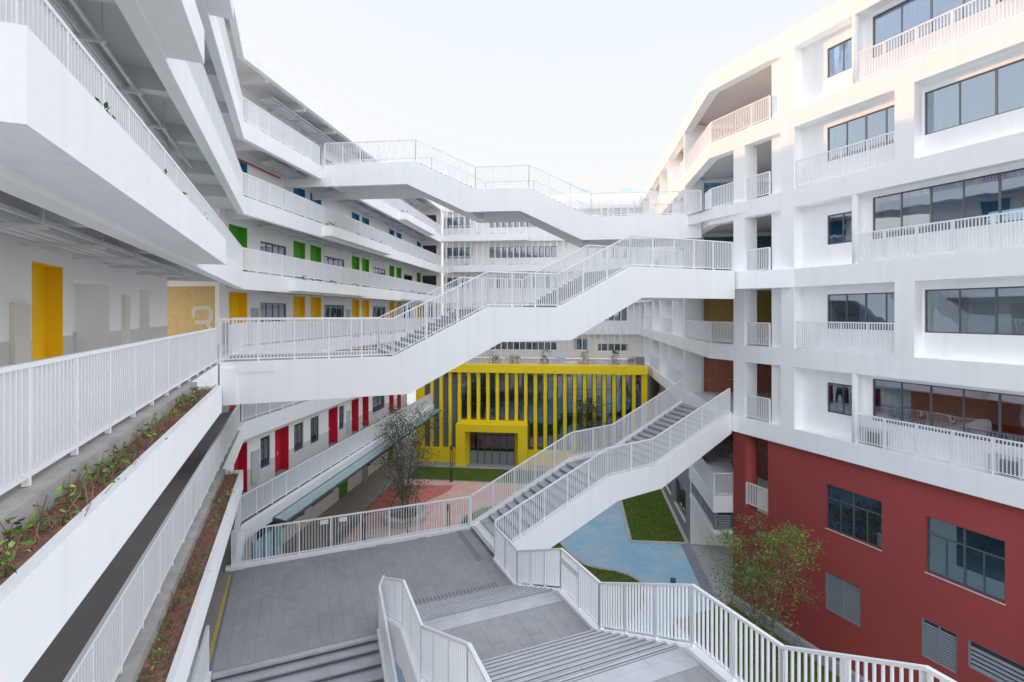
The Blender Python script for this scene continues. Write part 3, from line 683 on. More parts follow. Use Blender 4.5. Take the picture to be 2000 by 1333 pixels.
R2, a2, b2 = span('footbridge', 'middle white footbridge with two dark step flights climbing to the arcade', D, P2, 19.5, 23.5, 1.38, 0.58, 1.5, 12, 'granite')
railing(R2, a2, 1.47, True); railing(R2, b2, 1.47, False)
for q_ in ((-2.2, -1.8, 12.22, 13.45), (-1.78, -0.6, 13.3, 13.65), (19.2, 20.5, 16.02, 17.45)): pbox('bearing_joint', 'white', D, 19.46, 19.5, *q_, R2)
# lower court stair
P3 = [(7.0, 6.0), (12.8, 7.9), (15.7, 7.9), (21.75, 9.8)]
R3, a3, b3 = span('court_staircase', 'lowest white flight with grey treads rising from the plaza to the arcade', D, P3, 18.0, 21.2, 1.0, 0.5, 1.35, 13, 'granite', 0.14, 0.193, 0.245, 7.0, 'staircase')
railing(R3, a3, 1.30, True); railing(R3, b3, 1.30, True)
MB().profile(D, [(7.0, 6.1), (7.5, 6.26)], [(7.0, 5.2), (7.5, 5.2)], 18.0, 21.2).build('foot', 'white', R3)

# ================================================================== plaza (first-floor level terrace)
zp = 6.0
plaza = struct(MB().prism([B.p(-2.15, 15.2, 0)[:2], B.p(2.6, 15.2, 0)[:2], B.p(2.6, 15.85, 0)[:2], B.p(7.1, 15.85, 0)[:2], B.p(7.1, 21.15, 0)[:2], B.p(-2.15, 21.15, 0)[:2]], zp-0.7, zp-0.035).build('plaza', 'joint'))
pw, pl = 0.335, 0.66
ci = 0; c = -2.0
while c < 7.0-pw*0.3:
    u = 15.22+(ci % 3)*0.22; w_ = min(pw, 7.05-c)
    u0 = 15.22 if c < 2.6 else 15.87
    u = u0 - random.choice((0.0, 0.22, 0.44))
    while u < 21.0:
        a, b = max(u, u0), min(u+pl, 21.0)
        if b-a > 0.08: pbox('paver', 'paver', B, c+0.002, c+w_-0.002, a+0.0015, b-0.0015, zp-0.06, zp+random.uniform(-0.0007, 0.0007), plaza)
        u += pl
    c += pw; ci += 1
struct(MB().box(B, -2.3, 7.1, 21.0, 21.25, zp-0.7, zp+0.10).build('plaza_kerb', 'white'))
struct(MB().box(B, 6.85, 7.1, 15.9, 18.0, zp-0.5, zp+0.10).build('plaza_kerb', 'white'))
MB().box(B, -2.16, -2.07, 15.3, 20.6, zp+0.0035, zp+0.008).build('hazard_tape', 'tape', plaza)
# drain gratings
gr = MB()
for i in range(26): gr.box(B, 3.2+i*0.125, 3.24+i*0.125, 16.25, 16.48, zp+0.003, zp+0.007)
for i in range(24): gr.box(B, 6.3, 6.55, 18.2+i*0.12, 18.24+i*0.12, zp+0.003, zp+0.007)
stuff(gr.build('drain_slots', 'strip', plaza))
pr = thing('plaza_railing', 'white railing along the far edge of the grey plaza above the courtyard', 'railing', B.p(2.5, 21.1, zp))
railing(pr, [B.p(-2.1, 21.12, zp+0.10), B.p(6.95, 21.12, zp+0.10)], 1.28, True)
pr2 = thing('plaza_railing', 'short white railing on the plaza beside the foot of the lower stairs', 'railing', B.p(6.95, 17, zp))
railing(pr2, [B.p(6.95, 18.0, zp+0.10), B.p(6.95, 15.9, zp+0.10)], 1.2, True)
# stair dropping towards the viewer from the plaza
ds = thing('descending_steps', 'broad dark granite steps dropping from the plaza towards the viewer', 'staircase', B.p(0, 14, 4))
for i in range(14):
    z = zp-0.15*(i+1); u1 = 15.2-0.39*i
    s = MB(); s.box(B, -1.95, 2.2, u1-0.375, u1-0.02, z-0.30, z-0.05); st = s.build('step', 'granite', ds)
    MB().box(B, -1.95, 2.2, u1-0.43, u1-0.001, z-0.048, z).build('tread', 'granite', st)
    MB().box(B, -1.95, 2.2, u1-0.002, u1+0.01, z+0.001, z+0.105).build('riser', 'strip', st)
MB().box(B, -1.95, 2.55, 15.02, 15.2, zp-0.06, zp+0.002).build('nosing', 'granite', ds)
MB().box(B, -1.95, 2.2, 6, 9.7, 3.4, zp-0.15*14).build('lower_landing', 'paver', ds)
MB().box(B, -2.15, -1.97, 6, 15.2, 1.5, zp+0.06).build('side_wall', 'white', ds)
kb = MB(); kb.profile(Frame((cb, sb), (-sb, cb)), [(15.25, zp+0.12), (9.7, zp-2.0)], [(15.25, zp-0.5), (9.7, zp-2.7)], 2.2, 2.38); kb.build('kerb', 'white', ds)
railing(ds, [B.p(2.29, 15.3, zp+0.12), B.p(2.29, 9.7, zp-2.0)], 1.2, True)
railing(ds, [B.p(-2.06, 15.2, zp+0.06), B.p(-2.06, 6, zp+0.06)], 1.2, True)
# stair climbing towards the viewer on its right
ns_ = thing('ascending_steps', 'pale granite flights between railings climbing from the plaza towards the viewer', 'staircase', B.p(4.7, 12, 6))
q = [(15.85, 6.0), (12.8, 7.37), (10.8, 7.37), (7.6, 8.88), (5.65, 8.88), (3.7, 9.8), (1.0, 9.8)]
cnt = [9, 0, 10, 0, 6, 0]
for ((a, za), (b, zb), n) in zip(q[:-1], q[1:], cnt):
    if n == 0:
        dk = MB().box(B, 2.62, 6.83, b, a, za-0.25, za-0.035).build('landing', 'joint', ns_)
        c = 2.64
        while c < 6.8:
            u = b-random.choice((0, 0.22, 0.44))
            while u < a-0.35:
                x0, x1 = max(u, b), min(u+pl, a-0.35)
                if x1-x0 > 0.08: pbox('paver', 'paver', B, c+0.002, min(c+pw, 6.82)-0.002, x0+0.0015, x1-0.0015, za-0.06, za+random.uniform(-.0015, .0015), dk)
                u += pl
            c += pw
        MB().box(B, 2.63, 6.82, a-0.345, a, za-0.06, za+0.001).build('landing_edge', 'granite', dk)
    else:
        T = (a-b)/n; R_ = (zb-za)/n
        for i in range(n):
            u1 = a-T*i; z = za+R_*(i+1)
            st = MB().box(B, 2.62, 6.83, u1-T, u1-0.005, z-R_-0.12, z-0.03).build('step', 'granite', ns_)
            c0 = 2.62
            while c0 < 6.82:
                c1_ = min(c0+random.uniform(0.9, 1.3), 6.83)
                pbox('tread', 'granite', B, c0+0.003, c1_-0.003, u1-T+0.004, u1+0.015, z-0.03, z, st); c0 = c1_
            pbox('grip_strip', 'strip', B, 2.66, 6.79, u1-0.075, u1-0.045, z+0.001, z+0.003, st)
            pbox('grip_strip', 'strip', B, 2.66, 6.79, u1-0.13, u1-0.11, z+0.001, z+0.003, st)
top_ = [(u, z+0.10) for u, z in q]; bot_ = [(u-(0.3 if 0 < i < 6 else 0), z-0.75) for i, (u, z) in enumerate(q)]; bot_[0] = (15.85, 5.3)
SF = B
MB().profile(SF, top_, bot_, 2.40, 2.62).build('side_girder', 'white', ns_)
MB().profile(SF, top_, bot_, 6.83, 7.08).build('side_girder', 'white', ns_)
MB().profile(SF, [(u, z-0.3) for u, z in q], [(u, z-0.5) for u, z in q], 2.62, 6.83).build('soffit', 'soffit', ns_)
MB().box(B, 2.44, 2.60, 8.5, 15.0, 0, 5.2).build('support_wall', 'white', ns_)
railing(ns_, [B.p(6.95, u, z) for u, z in top_], 1.18, True)
railing(ns_, [B.p(2.5, u, z) for u, z in top_[:5]], 1.18, True)
railing(ns_, [B.p(2.29, 15.32, zp+0.12), B.p(2.5, 15.86, zp+0.12)], 1.2, True, post=3)

# ================================================================== arcade block (right-hand classrooms)
RB = thing('classroom_block', 'white classroom wing with deep recessed openings above a brick-red base', 'building', B.p(24, 15, 0))
FC_, AC_ = 21.8, 7.6
RI = (30.5, 16.5)
UR = 5.5
def rbent(o, i, z0, z1): return MB().bent(o, i, z0, z1, UR, VF)
for L in (2, 3, 4, 5, 6, 7):
    z = LV[L]
    zt = z+0.15 if L == 7 else z
    rbent((FC_, AC_), (FC_+0.55, AC_+0.55), z-0.87, zt).build('fascia', 'white', RB)
    rbent((FC_+0.55, AC_+0.55), RI, z-0.30, z).build('floor_slab', 'soffit', RB)
# flared landing where the middle footbridge lands
MB().prism([B.p(FC_, 17.1, 0)[:2], B.p(20.6, 19.3, 0)[:2], B.p(20.6, 23.4, 0)[:2], B.p(FC_, 23.0, 0)[:2]], LV[4]-0.87, LV[4]+0.001).build('landing', 'white', RB)
MB().prism([B.p(FC_, 19.6, 0)[:2], B.p(FC_-0.02, 24.6, 0)[:2], A.p(AC_-0.25, 31.8, 0)[:2], A.p(AC_-0.3, 30.9, 0)[:2], B.p(FC_-0.25, 22.0, 0)[:2]], LV[5]-0.6, LV[5]+0.001).build('landing', 'white', RB)
rl = lambda px: B.on(FC_, px)
zw = {}
u_p0, u_p1 = rl(1525), rl(1551)
pil = lambda L, a, b, name='pillar': pbox(name, 'white', B, FC_, FC_+0.55, min(a, b), max(a, b), LV[L], LV[L+1]-0.87, RB)
rc = FC_+0.55
for L in (2, 3, 4, 5, 6):
    z, zt = LV[L], LV[L+1]-0.3
    pil(L, u_p0, u_p1)
    # wall that closes the classrooms off from the open corner
    MB().box(B, FC_+0.25, RI[0], rl(1525)+0.001, rl(1500), z, zt).build('end_wall', 'white', RB)
    if L != 6: MB().box(B, FC_+0.02, FC_+0.9, rl(1454), rl(1432), z, LV[L+1]-0.87).build('corner_column', 'white', RB)
    even = L % 2 == 0
    if even:
        ua, ub = rl(1662), rl(1672)
        ops = [(rl(1663)-1.6, B.on(rc, 1615.5), z+1.0, z+2.35), (UR, B.on(rc, 1704), z+1.0, z+2.75)]
    else:
        ua, ub = rl(1747), rl(1785.5)
        ops = [(rl(1747)-0.2, B.on(rc, 1615.5), z+1.0, z+2.55), (UR, B.on(rc, 1805.5), z+0.95, z+2.6)]
    if even:
        m = MB(); uc = (ua+ub)/2
        m.tube(B.p(FC_+0.13, uc, z), B.p(FC_+0.13, uc, LV[L+1]-0.87), 0.13, seg=20); m.build('round_column', 'white', RB, True)
        pbox('fin_wall', 'white', B, FC_+0.13, rc, uc-0.10, uc+0.12, z, LV[L+1]-0.87, RB)
        w1 = (max(uc+0.14, ops[0][0]), ops[0][1], ops[0][2], ops[0][3]); ops[0] = w1
    else:
        pil(L, ua, ub)
    ops.sort()
    MB().wall(B, rc, rc+0.2, UR, u_p1, z, zt, ops).build('wall', 'white', RB)
    # classroom shell behind
    if L == 2: MB().box(B, RI[0]-0.2, RI[0], UR, u_p0, z, zt).build('room_wall', 'room_orange', RB)
    else: MB().wall(B, RI[0]-0.2, RI[0], UR, u_p0, z, zt, [(6.2, 10.8, z+0.9, z+2.7), (12.0, 16.4, z+0.9, z+2.7)]).build('room_wall', 'room', RB)
    MB().box(B, rc+0.2, RI[0]-0.2, rl(1700)-0.1, rl(1700)+0.1, z, zt).build('partition', 'room_orange' if L == 2 else 'room', RB) if even else None
    cmat = {2: 'curtain_green', 3: 'curtain_green', 4: 'curtain', 5: 'curtain', 6: 'curtain'}[L]
    gm = 'glass' if L in (2, 5, 6) else 'glass_dark'
    for i, (a, b, c_, d_) in enumerate(ops):
        wl = b-a; k = max(2, round(wl/1.15)); k += k % 2
        cur = (b-min(1.3, wl*0.5), b-0.05, cmat, 0.15)
        if L >= 5: cur = (a+0.05, b-0.05, cmat, 0.25)
        window(RB, B, rc+0.08, a, b, c_, d_, k, glass=gm, cur=cur)
    # railings in front of the recessed windows
    if even: railing(RB, [B.p(FC_+0.1, ua-0.12, z+0.02), B.p(FC_+0.1, 5.0, z+0.02)], 1.25, L == 2)
    else: railing(RB, [B.p(FC_+0.1, u_p1-0.02, z+0.02), B.p(FC_+0.1, ua+0.02, z+0.02)], 1.3, True)
    # open corner: rails, mosaic wall
    if L not in (2, 4):
        cxr = xing(FC_+0.12, AC_+0.12)
        if L == 5: railing(RB, [A.p(AC_+0.12, 31.7, z+0.02), (cxr[0], cxr[1], z+0.02), B.p(FC_+0.12, rl(1432), z+0.02)], 1.2, False)
        else: railing(RB, [A.p(AC_+0.12, 37.0, z+0.02), (cxr[0], cxr[1], z+0.02), B.p(FC_+0.12, rl(1432), z+0.02)], 1.2, False)
    if L != 6: railing(RB, [B.p(FC_+0.12, rl(1455), z+0.02), B.p(FC_+0.12, rl(1500), z+0.02)], 1.2, True)
    else: railing(RB, [B.p(FC_+0.12, rl(1432), z+0.02), B.p(FC_+0.12, rl(1500), z+0.02)], 1.2, False)
    mw = MB().box(K, 37.42, 37.6, AC_+1.25, 24, z, zt-0.25).build('mosaic_wall', 'm%d' % L, RB)
    MB().box(K, 37.30, 37.62, AC_+0.57, AC_+1.25, z, zt).build('end_wall', 'white', RB)
    MB().box(K, 37.40, 37.62, AC_+1.25, 24, zt-0.25, zt).build('wall', 'wall', RB)
    pbox('handrail', 'galv', K, 37.2, 37.25, AC_+3, AC_+4.6, z+0.85, z+0.9, RB)
# far stretch: thin piers, recessed bays
for L in (2, 3, 4, 5, 6):
    z, zt = LV[L], LV[L+1]-0.87
    even = L % 2 == 0
    px = [1244, 1257, 1268, 1288, 1304, 1336] if even else [1247, 1258, 1273.6, 1288, 1313, 1336]
    vv = sorted(A.on(AC_, x) for x in px)
    for i, v in enumerate(vv):
        wd = 0.26 if i == 0 else 0.13
        pbox('pier', 'white', A, AC_, AC_+0.57, v-wd/2, v+wd/2, z, zt, RB)
        pbox('fin_wall', 'white', A, AC_+0.57, AC_+1.2, v-wd/2+0.005, v+wd/2-0.005, z, zt+0.5, RB)
    ops = []; vs_ = vv+[VF]
    for i in range(len(vs_)-1):
        rail = (i % 2 == 0) if even else (i % 2 == 1)
        a, b = vs_[i]+0.2, vs_[i+1]-0.2
        if b-a < 0.5: continue
        if rail:
            ops.append((a+0.9, a+2.1, z+0.05, z+2.5))
            railing(RB, [A.p(AC_+0.12, a-0.05, z+0.02), A.p(AC_+0.12, b+0.05, z+0.02)], 1.25, False)
        else: ops.append((b-1.2, b-0.4, z+0.9, z+2.4))
    MB().wall(A, AC_+1.2, AC_+1.35, vv[0], VF, z, zt+0.5, ops).build('wall', 'white', RB)
    for a, b, c_, d_ in ops: window(RB, A, AC_+1.28, a, b, c_, d_, 1, (1.0,), 'glass_dark', back=(1.2, 'room'))
MB().box(K, 30, 62, 16.3, 16.5, 0, 28.7).build('back_wall', 'room', RB)
# brick-red base of the near stretch
rw0 = FC_+0.22
def rop(x0, y0t, x1, y1b, y0b=None):
    a = B.on(rw0, x1); b = B.on(rw0, x0); zt_ = B.zz(rw0, x0, y0t); zb_ = B.zz(rw0, x0, y0b); return (a, b, zb_, zt_)
w1 = rop(1613, 945, 1722, 0, 1031); w2 = rop(1808, 1008, 1963, 0, 1117); l1_ = rop(1612, 1115, 1681, 0, 1189); l2_ = rop(1799, 1205, 1869, 0, 1281); l3_ = rop(1890, 1248, 2150, 0, 1303)
zt = LV[2]-0.87; ZM = 4.4
red = MB()
ul0, ul1 = B.on(rw0, 1500), B.on(rw0, 1455)
red.wall(B, rw0, rw0+0.25, UR, B.on(rw0, 1432), ZM, zt, [w1, w2, (ul0, ul1, B.zz(rw0, 1455, 992), zt)])
red.wall(B, rw0, rw0+0.25, UR, B.on(rw0, 1432), 0, ZM, [l1_, l2_, l3_])
red.box(B, rw0+0.25, rw0+1.2, B.on(rw0, 1432)-0.25, B.on(rw0, 1432), 0, zt)
red.build('base_wall', 'red', RB)
ucol = (rl(1432)+rl(1454))/2
MB().tube(B.p(rw0+0.45, ucol-0.05, 0), B.p(rw0+0.45, ucol-0.05, zt+0.3), 0.42, seg=28).build('red_column', 'red', RB, True)
for i, wdw in enumerate((w1, w2)):
    o = window(RB, B, rw0+0.12, *wdw, 4, (0.70, 1.0), 'glass_deep', back=(2.5, 'room' if i == 0 else 'dark'), wide_top=True)
    if i == 0: pbox('blind', 'curtain_green', B, rw0+0.25, rw0+0.26, wdw[0], wdw[1], wdw[2]+(wdw[3]-wdw[2])*0.45, wdw[3], o)
    pbox('sill', 'concrete', B, rw0-0.03, rw0+0.10, wdw[0]-0.02, wdw[1]+0.02, wdw[2]-0.04, wdw[2]-0.002, o)
for lv in (l1_, l2_, l3_): louvre(RB, B, rw0+0.08, lv[0], lv[1], lv[2], lv[3], 0.10 if lv is not l3_ else 0.16)
railing(RB, [B.p(rw0+0.08, ul1-0.03, 5.15), B.p(rw0+0.08, ul0+0.03, 5.15)], 1.2, True)
# first-floor balcony and undercroft at the corner
z1r = 5.3
cor = xing(FC_-0.75, AC_-0.1)
red_edge = B.p(rw0+0.12, B.on(rw0, 1432)+0.02, 0)[:2]
bal = [A.p(AC_-0.1, 35.1, 0)[:2], cor, red_edge, B.p(30, B.on(rw0, 1432), 0)[:2], A.p(18, 42, 0)[:2], A.p(AC_+0.5, 42, 0)[:2], A.p(AC_+0.5, 35.1, 0)[:2]]
MB().prism(bal, z1r-0.9, z1r).build('balcony', 'white', RB)
railing(RB, [A.p(AC_, 35.0, z1r), (cor[0]+0.08, cor[1]+0.08, z1r), (red_edge[0]-0.02, red_edge[1]+0.08, z1r)], 1.25, True)
dv = Vector((red_edge[0]-cor[0], red_edge[1]-cor[1], 0)).normalized()
G = Frame((-dv.y, dv.x), (dv.x, dv.y)); cg = Vector((*cor, 0)); gd, gl0 = G.n.dot(cg), G.s.dot(cg); gl1 = G.s.dot(Vector((*red_edge, 0)))
led = [A.p(AC_-0.05, 35.1, 0)[:2], G.p(gd+0.03, gl0+0.02, 0)[:2], G.p(gd+0.03, gl1, 0)[:2], G.p(gd+0.6, gl1, 0)[:2], G.p(gd+0.6, gl0+0.5, 0)[:2], A.p(AC_+0.5, 35.1, 0)[:2]]
MB().prism(led, 3.15, 3.4).build('ledge', 'white', RB)
vq = A.s.dot(cg)+0.15
for a_, b_ in ((vq, (vq+35.1)/2), ((vq+35.1)/2, 35.1)): louvre(RB, A, AC_+0.12, a_, b_, 3.4, z1r-0.9, 0.13, True)
louvre(RB, G, gd+0.2, gl0+0.12, gl1, 3.4, z1r-0.9, 0.13, False)
MB().box(K, 35.1, 35.3, AC_+0.02, 16, 0, z1r-0.9).build('undercroft_wall', 'wall', RB)
MB().box(K, 41.8, 42.0, AC_+0.5, 24, z1r, LV[2]-0.87).build('mosaic_wall', 'm1', RB)
MB().box(B, 26, 26.3, rl(1432)-6, rl(1432)+4, z1r, LV[2]-0.3).build('mosaic_wall', 'm1', RB)
MB().box(B, rw0+0.25, 26, rl(1520), rl(1500), z1r, LV[2]-0.3).build('end_wall', 'wall', RB)
# clad ground storey of the far stretch
cops = [(36.6, 40.2, 0.95, 2.9), (42.0, 46.0, 0.95, 2.9)]
n = 12
for i in range(n):
    z0, z1 = i*(LV[2]-0.87)/n, (i+1)*(LV[2]-0.87)/n
    pc = [(a, b, max(z0, c_), min(z1, d_)) for a, b, c_, d_ in cops if c_ < z1 and d_ > z0]
    MB().wall(A, AC_+(0.0 if z1 < 5.5 else 0.6), AC_+0.8, 35.3, 51.3, z0+0.012, z1-0.012, pc).build('cladding_board', 'cladding', RB)
MB().wall(A, AC_+0.8, AC_+0.9, 35.3, 62, 0, LV[2]-0.88, cops).build('wall', 'dark', RB)
for c_ in cops:
    o = window(RB, A, AC_+0.15, *c_, 4, (0.72, 1.0), 'glass_dark', back=(1.0, 'room'))
    pbox('sill', 'white', A, AC_-0.08, AC_+0.1, c_[0]-0.05, c_[1]+0.05, c_[2]-0.12, c_[2]-0.005, o)
# ================================================================== rear block with vertical fins
BK = thing('fin_fronted_block', 'white rear block with slim vertical fins and rows of dark windows', 'building', K.p(64, -4, 0))
bl0, bl1 = -16.5, AC_+0.6
for L in (3, 4, 5, 6, 7):
    z = LV[L]
    MB().box(K, VF, VF+0.5, bl0, bl1, z-0.87, z+(0.15 if L == 7 else 0)).build('fascia', 'white', BK)
    MB().box(K, VF+0.5, VF+8, bl0, bl1+9, z-0.3, z).build('floor_slab', 'soffit', BK)
def kl(px): return K.on(VF+0.9, px)
for L in (2, 3, 4, 5, 6):
    z, zt = LV[L], LV[L+1]-0.3
    if L == 2: ops = [(kl(955), kl(1087), z+1.0, z+1.9), (kl(1122), kl(1147), z+1.05, z+2.35), (kl(1168), kl(1227), z+0.95, z+1.75), (kl(868), kl(923), z+1.0, z+2.3)]
    else: ops = [(kl(868), kl(923), z+1.0, z+2.35), (kl(955), kl(1087), z+1.0, z+2.35), (kl(1172), kl(1225), z+0.8, z+2.4)]
    MB().wall(K, VF+0.8, VF+1.0, bl0, bl1, z, zt, ops).build('wall', 'wall', BK)
    for a, b, c_, d_ in ops:
        n = max(2, round((b-a)/0.75)); window(BK, K, VF+0.9, a, b, c_, d_, n, glass='glass_dark', back=(2.0, 'room'))
    if L > 2: railing(BK, [K.p(VF+0.2, kl(880), z+0.02), K.p(VF+0.2, kl(925), z+0.02)], 1.2, False)
x = kl(865); i = 0
while x < bl1-0.3:
    pbox('fin', 'metal', K, VF-0.22, VF-0.002, x-0.045, x+0.045, LV[2]+0.05, LV[7]-0.1, BK); x += 0.76; i += 1
for L, a, b in ((6, 862, 1032), (5, 890, 1075), (4, 980, 1100)):
    z = LV[L]; m = MB()
    a, b = kl(a), kl(b)
    m.box(K, VF-0.75, VF-0.62, a, b, z-0.85, z-0.05).box(K, VF-0.62, VF-0.23, a, b, z-0.85, z-0.7).box(K, VF-0.62, VF-0.23, a, a+0.1, z-0.7, z-0.05).box(K, VF-0.62, VF-0.23, b-0.1, b, z-0.7, z-0.05)
    p = m.build('planter', 'white', BK)
    pbox('soil', 'soil', K, VF-0.62, VF-0.23, a+0.1, b-0.1, z-0.7, z-0.2, p)
    plant_jobs.append((K, VF-0.72, VF-0.3, a, b, z-0.2, 0))
MB().box(K, 64, 70, -4, bl1, LV[7], LV[7]+1.2).build('roof_upstand', 'white', BK)
def rooftop(px, label):
    l = K.on(65, px); o = thing('roof_tank', label, 'roof tank', K.p(65, l, LV[7]+1.2))
    m = MB(); m.box(K, 64.6, 66, l-0.9, l+0.9, LV[7]+1.2, LV[7]+1.5); m.build('base', 'white', o)
    t = MB()
    for k in range(8):
        a0, a1_ = math.pi*k/8, math.pi*(k+1)/8
        t.hexa([K.p(64.7, l+math.cos(a1_)*.85, LV[7]+1.5), K.p(65.9, l+math.cos(a1_)*.85, LV[7]+1.5), K.p(65.9, l+math.cos(a0)*.85, LV[7]+1.5), K.p(64.7, l+math.cos(a0)*.85, LV[7]+1.5),
                K.p(64.7, l+math.cos(a1_)*.85, LV[7]+1.51+math.sin(a1_)*.45), K.p(65.9, l+math.cos(a1_)*.85, LV[7]+1.51+math.sin(a1_)*.45), K.p(65.9, l+math.cos(a0)*.85, LV[7]+1.51+math.sin(a0)*.45), K.p(64.7, l+math.cos(a0)*.85, LV[7]+1.51+math.sin(a0)*.45)])
    t.build('cover', 'blue_tank', o)
rooftop(1224, 'rounded blue cover on the rear block roof nearest the arcade wing'); rooftop(1142, 'rounded blue cover on the rear block roof behind the topmost footbridge')

# ================================================================== yellow hall
YH = thing('assembly_hall', 'yellow hall with tall narrow windows and a projecting entrance porch', 'building', K.p(55, -4, 0))
HV = 51.5
h0, h1 = -16.4, AC_-0.55
ht = 10.08; wt = 9.24
hz = lambda py: K.zz(HV, 1000, py)
HL = lambda px: K.on(HV, px)
MB().box(K, HV-0.15, HV+0.55, h0, h1, wt, ht).build('parapet', 'yellow', YH)
MB().box(K, HV-0.1, HV+0.55, h0, h1, 0, 1.45).build('plinth', 'yellow', YH)
MB().box(K, HV+0.55, VF-0.3, h0, h1, 9.6, LV[2]).build('terrace', 'deck', YH)
MB().box(K, HV+0.56, VF-0.3, h1-0.3, h1, 0, 9.6).build('side_wall', 'yellow', YH)
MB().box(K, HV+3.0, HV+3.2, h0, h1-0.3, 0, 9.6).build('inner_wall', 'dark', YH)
lou = [(828, 839), (846, 857), (864.5, 875), (882, 893)]
st = [900.5+18.55*i for i in range(7)]; full = [1030.3+19.25*i for i in range(12)]
bays = [(HL(a), HL(b), 'l') for a, b in lou]+[(HL(x), HL(x+11), 'u') for x in st]+[(HL(x), HL(x+11.2), 'f') for x in full]
bays.sort()
zu = 15.3-0.214*HV+0.0
for i, (a, b, k) in enumerate(bays):
    zb_ = 1.45 if k != 'u' else 4.35
    if k == 'l': louvre(YH, K, HV+0.35, a, b, zb_, wt, 0.14, False)
    else: window(YH, K, HV+0.35, a, b, zb_, wt, 1, (0.16, 0.45, 0.62, 0.8, 1.0) if k == 'f' else (0.33, 0.66, 1.0), 'glass_dark')
    # fins either side, with a kink that wanders from bay to bay
edges = [h0]+[e for a, b, k in bays for e in (a, b)]+[h1]
for i in range(0, len(edges), 2):
    a, b = edges[i], edges[i+1]; j = i//2
    if 0 < i < len(edges)-2: a, b = a+0.03, b-0.03
    zb_ = 1.45
    kz = 5.6+1.6*math.sin(j*0.55); s = 0.015
    end = i == 0 or i >= len(edges)-2
    m = MB()
    prof = [(a, b, zb_), (a, b, kz-1.3)] + ([] if end else [(a-s*0.2, b-s*1.3, kz), (a+s, b+s*0.4, kz+1.0)]) + [(a, b, wt)]
    for (a0, b0, z0), (a1_, b1_, z1_) in zip(prof[:-1], prof[1:]):
        m.hexa([K.p(HV+0.1, a0, z0), K.p(HV+0.5, a0, z0), K.p(HV+0.5, b0, z0), K.p(HV+0.1, b0, z0), K.p(HV+0.1, a1_, z1_), K.p(HV+0.5, a1_, z1_), K.p(HV+0.5, b1_, z1_), K.p(HV+0.1, b1_, z1_)])
    m.build('fin', 'yellow', YH)
pa, pb = K.on(HV-1.3, 890), K.on(HV-1.3, 1029.5)
oa, ob = K.on(HV-0.2, 918), K.on(HV-0.2, 1005)
MB().box(K, HV-0.12, HV+0.55, pa+0.1, pb-0.1, 3.95, 4.36).build('lintel', 'yellow', YH)
m = MB(); m.box(K, HV-1.3, HV-0.16, pa, pb, 3.45, 4.2)
for s0, s1, t0, t1 in ((pa, pa+0.9, pa, oa), (pb-0.9, pb, ob, pb)):
    m.hexa([K.p(HV-1.3, s0, 0), K.p(HV-0.16, t0, 0), K.p(HV-0.16, t1, 0), K.p(HV-1.3, s1, 0), K.p(HV-1.3, s0, 3.45), K.p(HV-0.16, t0, 3.45), K.p(HV-0.16, t1, 3.45), K.p(HV-1.3, s1, 3.45)])
m.build('porch', 'yellow', YH)
ed = MB()
n = 6
for i in range(n+1):
    x = oa+(ob-oa)*i/n; ed.box(K, HV-0.2, HV-0.14, x-0.05, x+0.05, 0, 2.85)
ed.box(K, HV-0.2, HV-0.14, oa, ob, 2.85, 2.95).box(K, HV-0.2, HV-0.14, oa, ob, 3.37, 3.449)
edo = ed.build('entrance_door', 'frame', YH)
for i in range(n):
    a, b = oa+(ob-oa)*i/n+0.05, oa+(ob-oa)*(i+1)/n-0.05
    pbox('pane', 'glass_deep', K, HV-0.18, HV-0.165, a, b, 1.3, 2.85, edo); pbox('kick_panel', 'cladding', K, HV-0.185, HV-0.155, a, b, 0.02, 1.3, edo); pbox('transom_pane', 'glass_deep', K, HV-0.18, HV-0.165, a, b, 2.95, 3.37, edo)
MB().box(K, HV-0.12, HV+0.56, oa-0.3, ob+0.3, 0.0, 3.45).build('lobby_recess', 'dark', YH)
railing(YH, [K.p(HV+0.1, h0+2, ht), K.p(HV+0.1, h1, ht)], 1.15, False)
area('hall_forecourt', fq(K, 49.6, HV, -15.6, 7), 0.003, 'ground')
mk = [(1005, 703, 'mark_y', .9), (1040, 704, 'mark_r', .7), (1095, 700, 'mark_b', .8), (1115, 708, 'mark_w', .9), (1128, 706, 'mark_r', .8), (1160, 700, 'mark_y', .5), (1172, 706, 'mark_r', 1.0), (1182, 709, 'mark_b', .9), (1195, 700, 'mark_y', .5), (1224, 700, 'mark_y', .4), (960, 706, 'mark_r', .8), (985, 700, 'mark_w', .6)]
for x, y, mm_, s in mk:
    g = gp(x, y, LV[2]); l = K.s.dot(Vector((*g, 0))); d = K.n.dot(Vector((*g, 0)))
    m = MB(); m.prism([K.p(d+0.9*s*math.sin(t*0.7854), l+0.9*s*math.cos(t*0.7854), 0)[:2] for t in range(8)], LV[2]+0.004, LV[2]+0.008); m.build('floor_motif', mm_, YH)

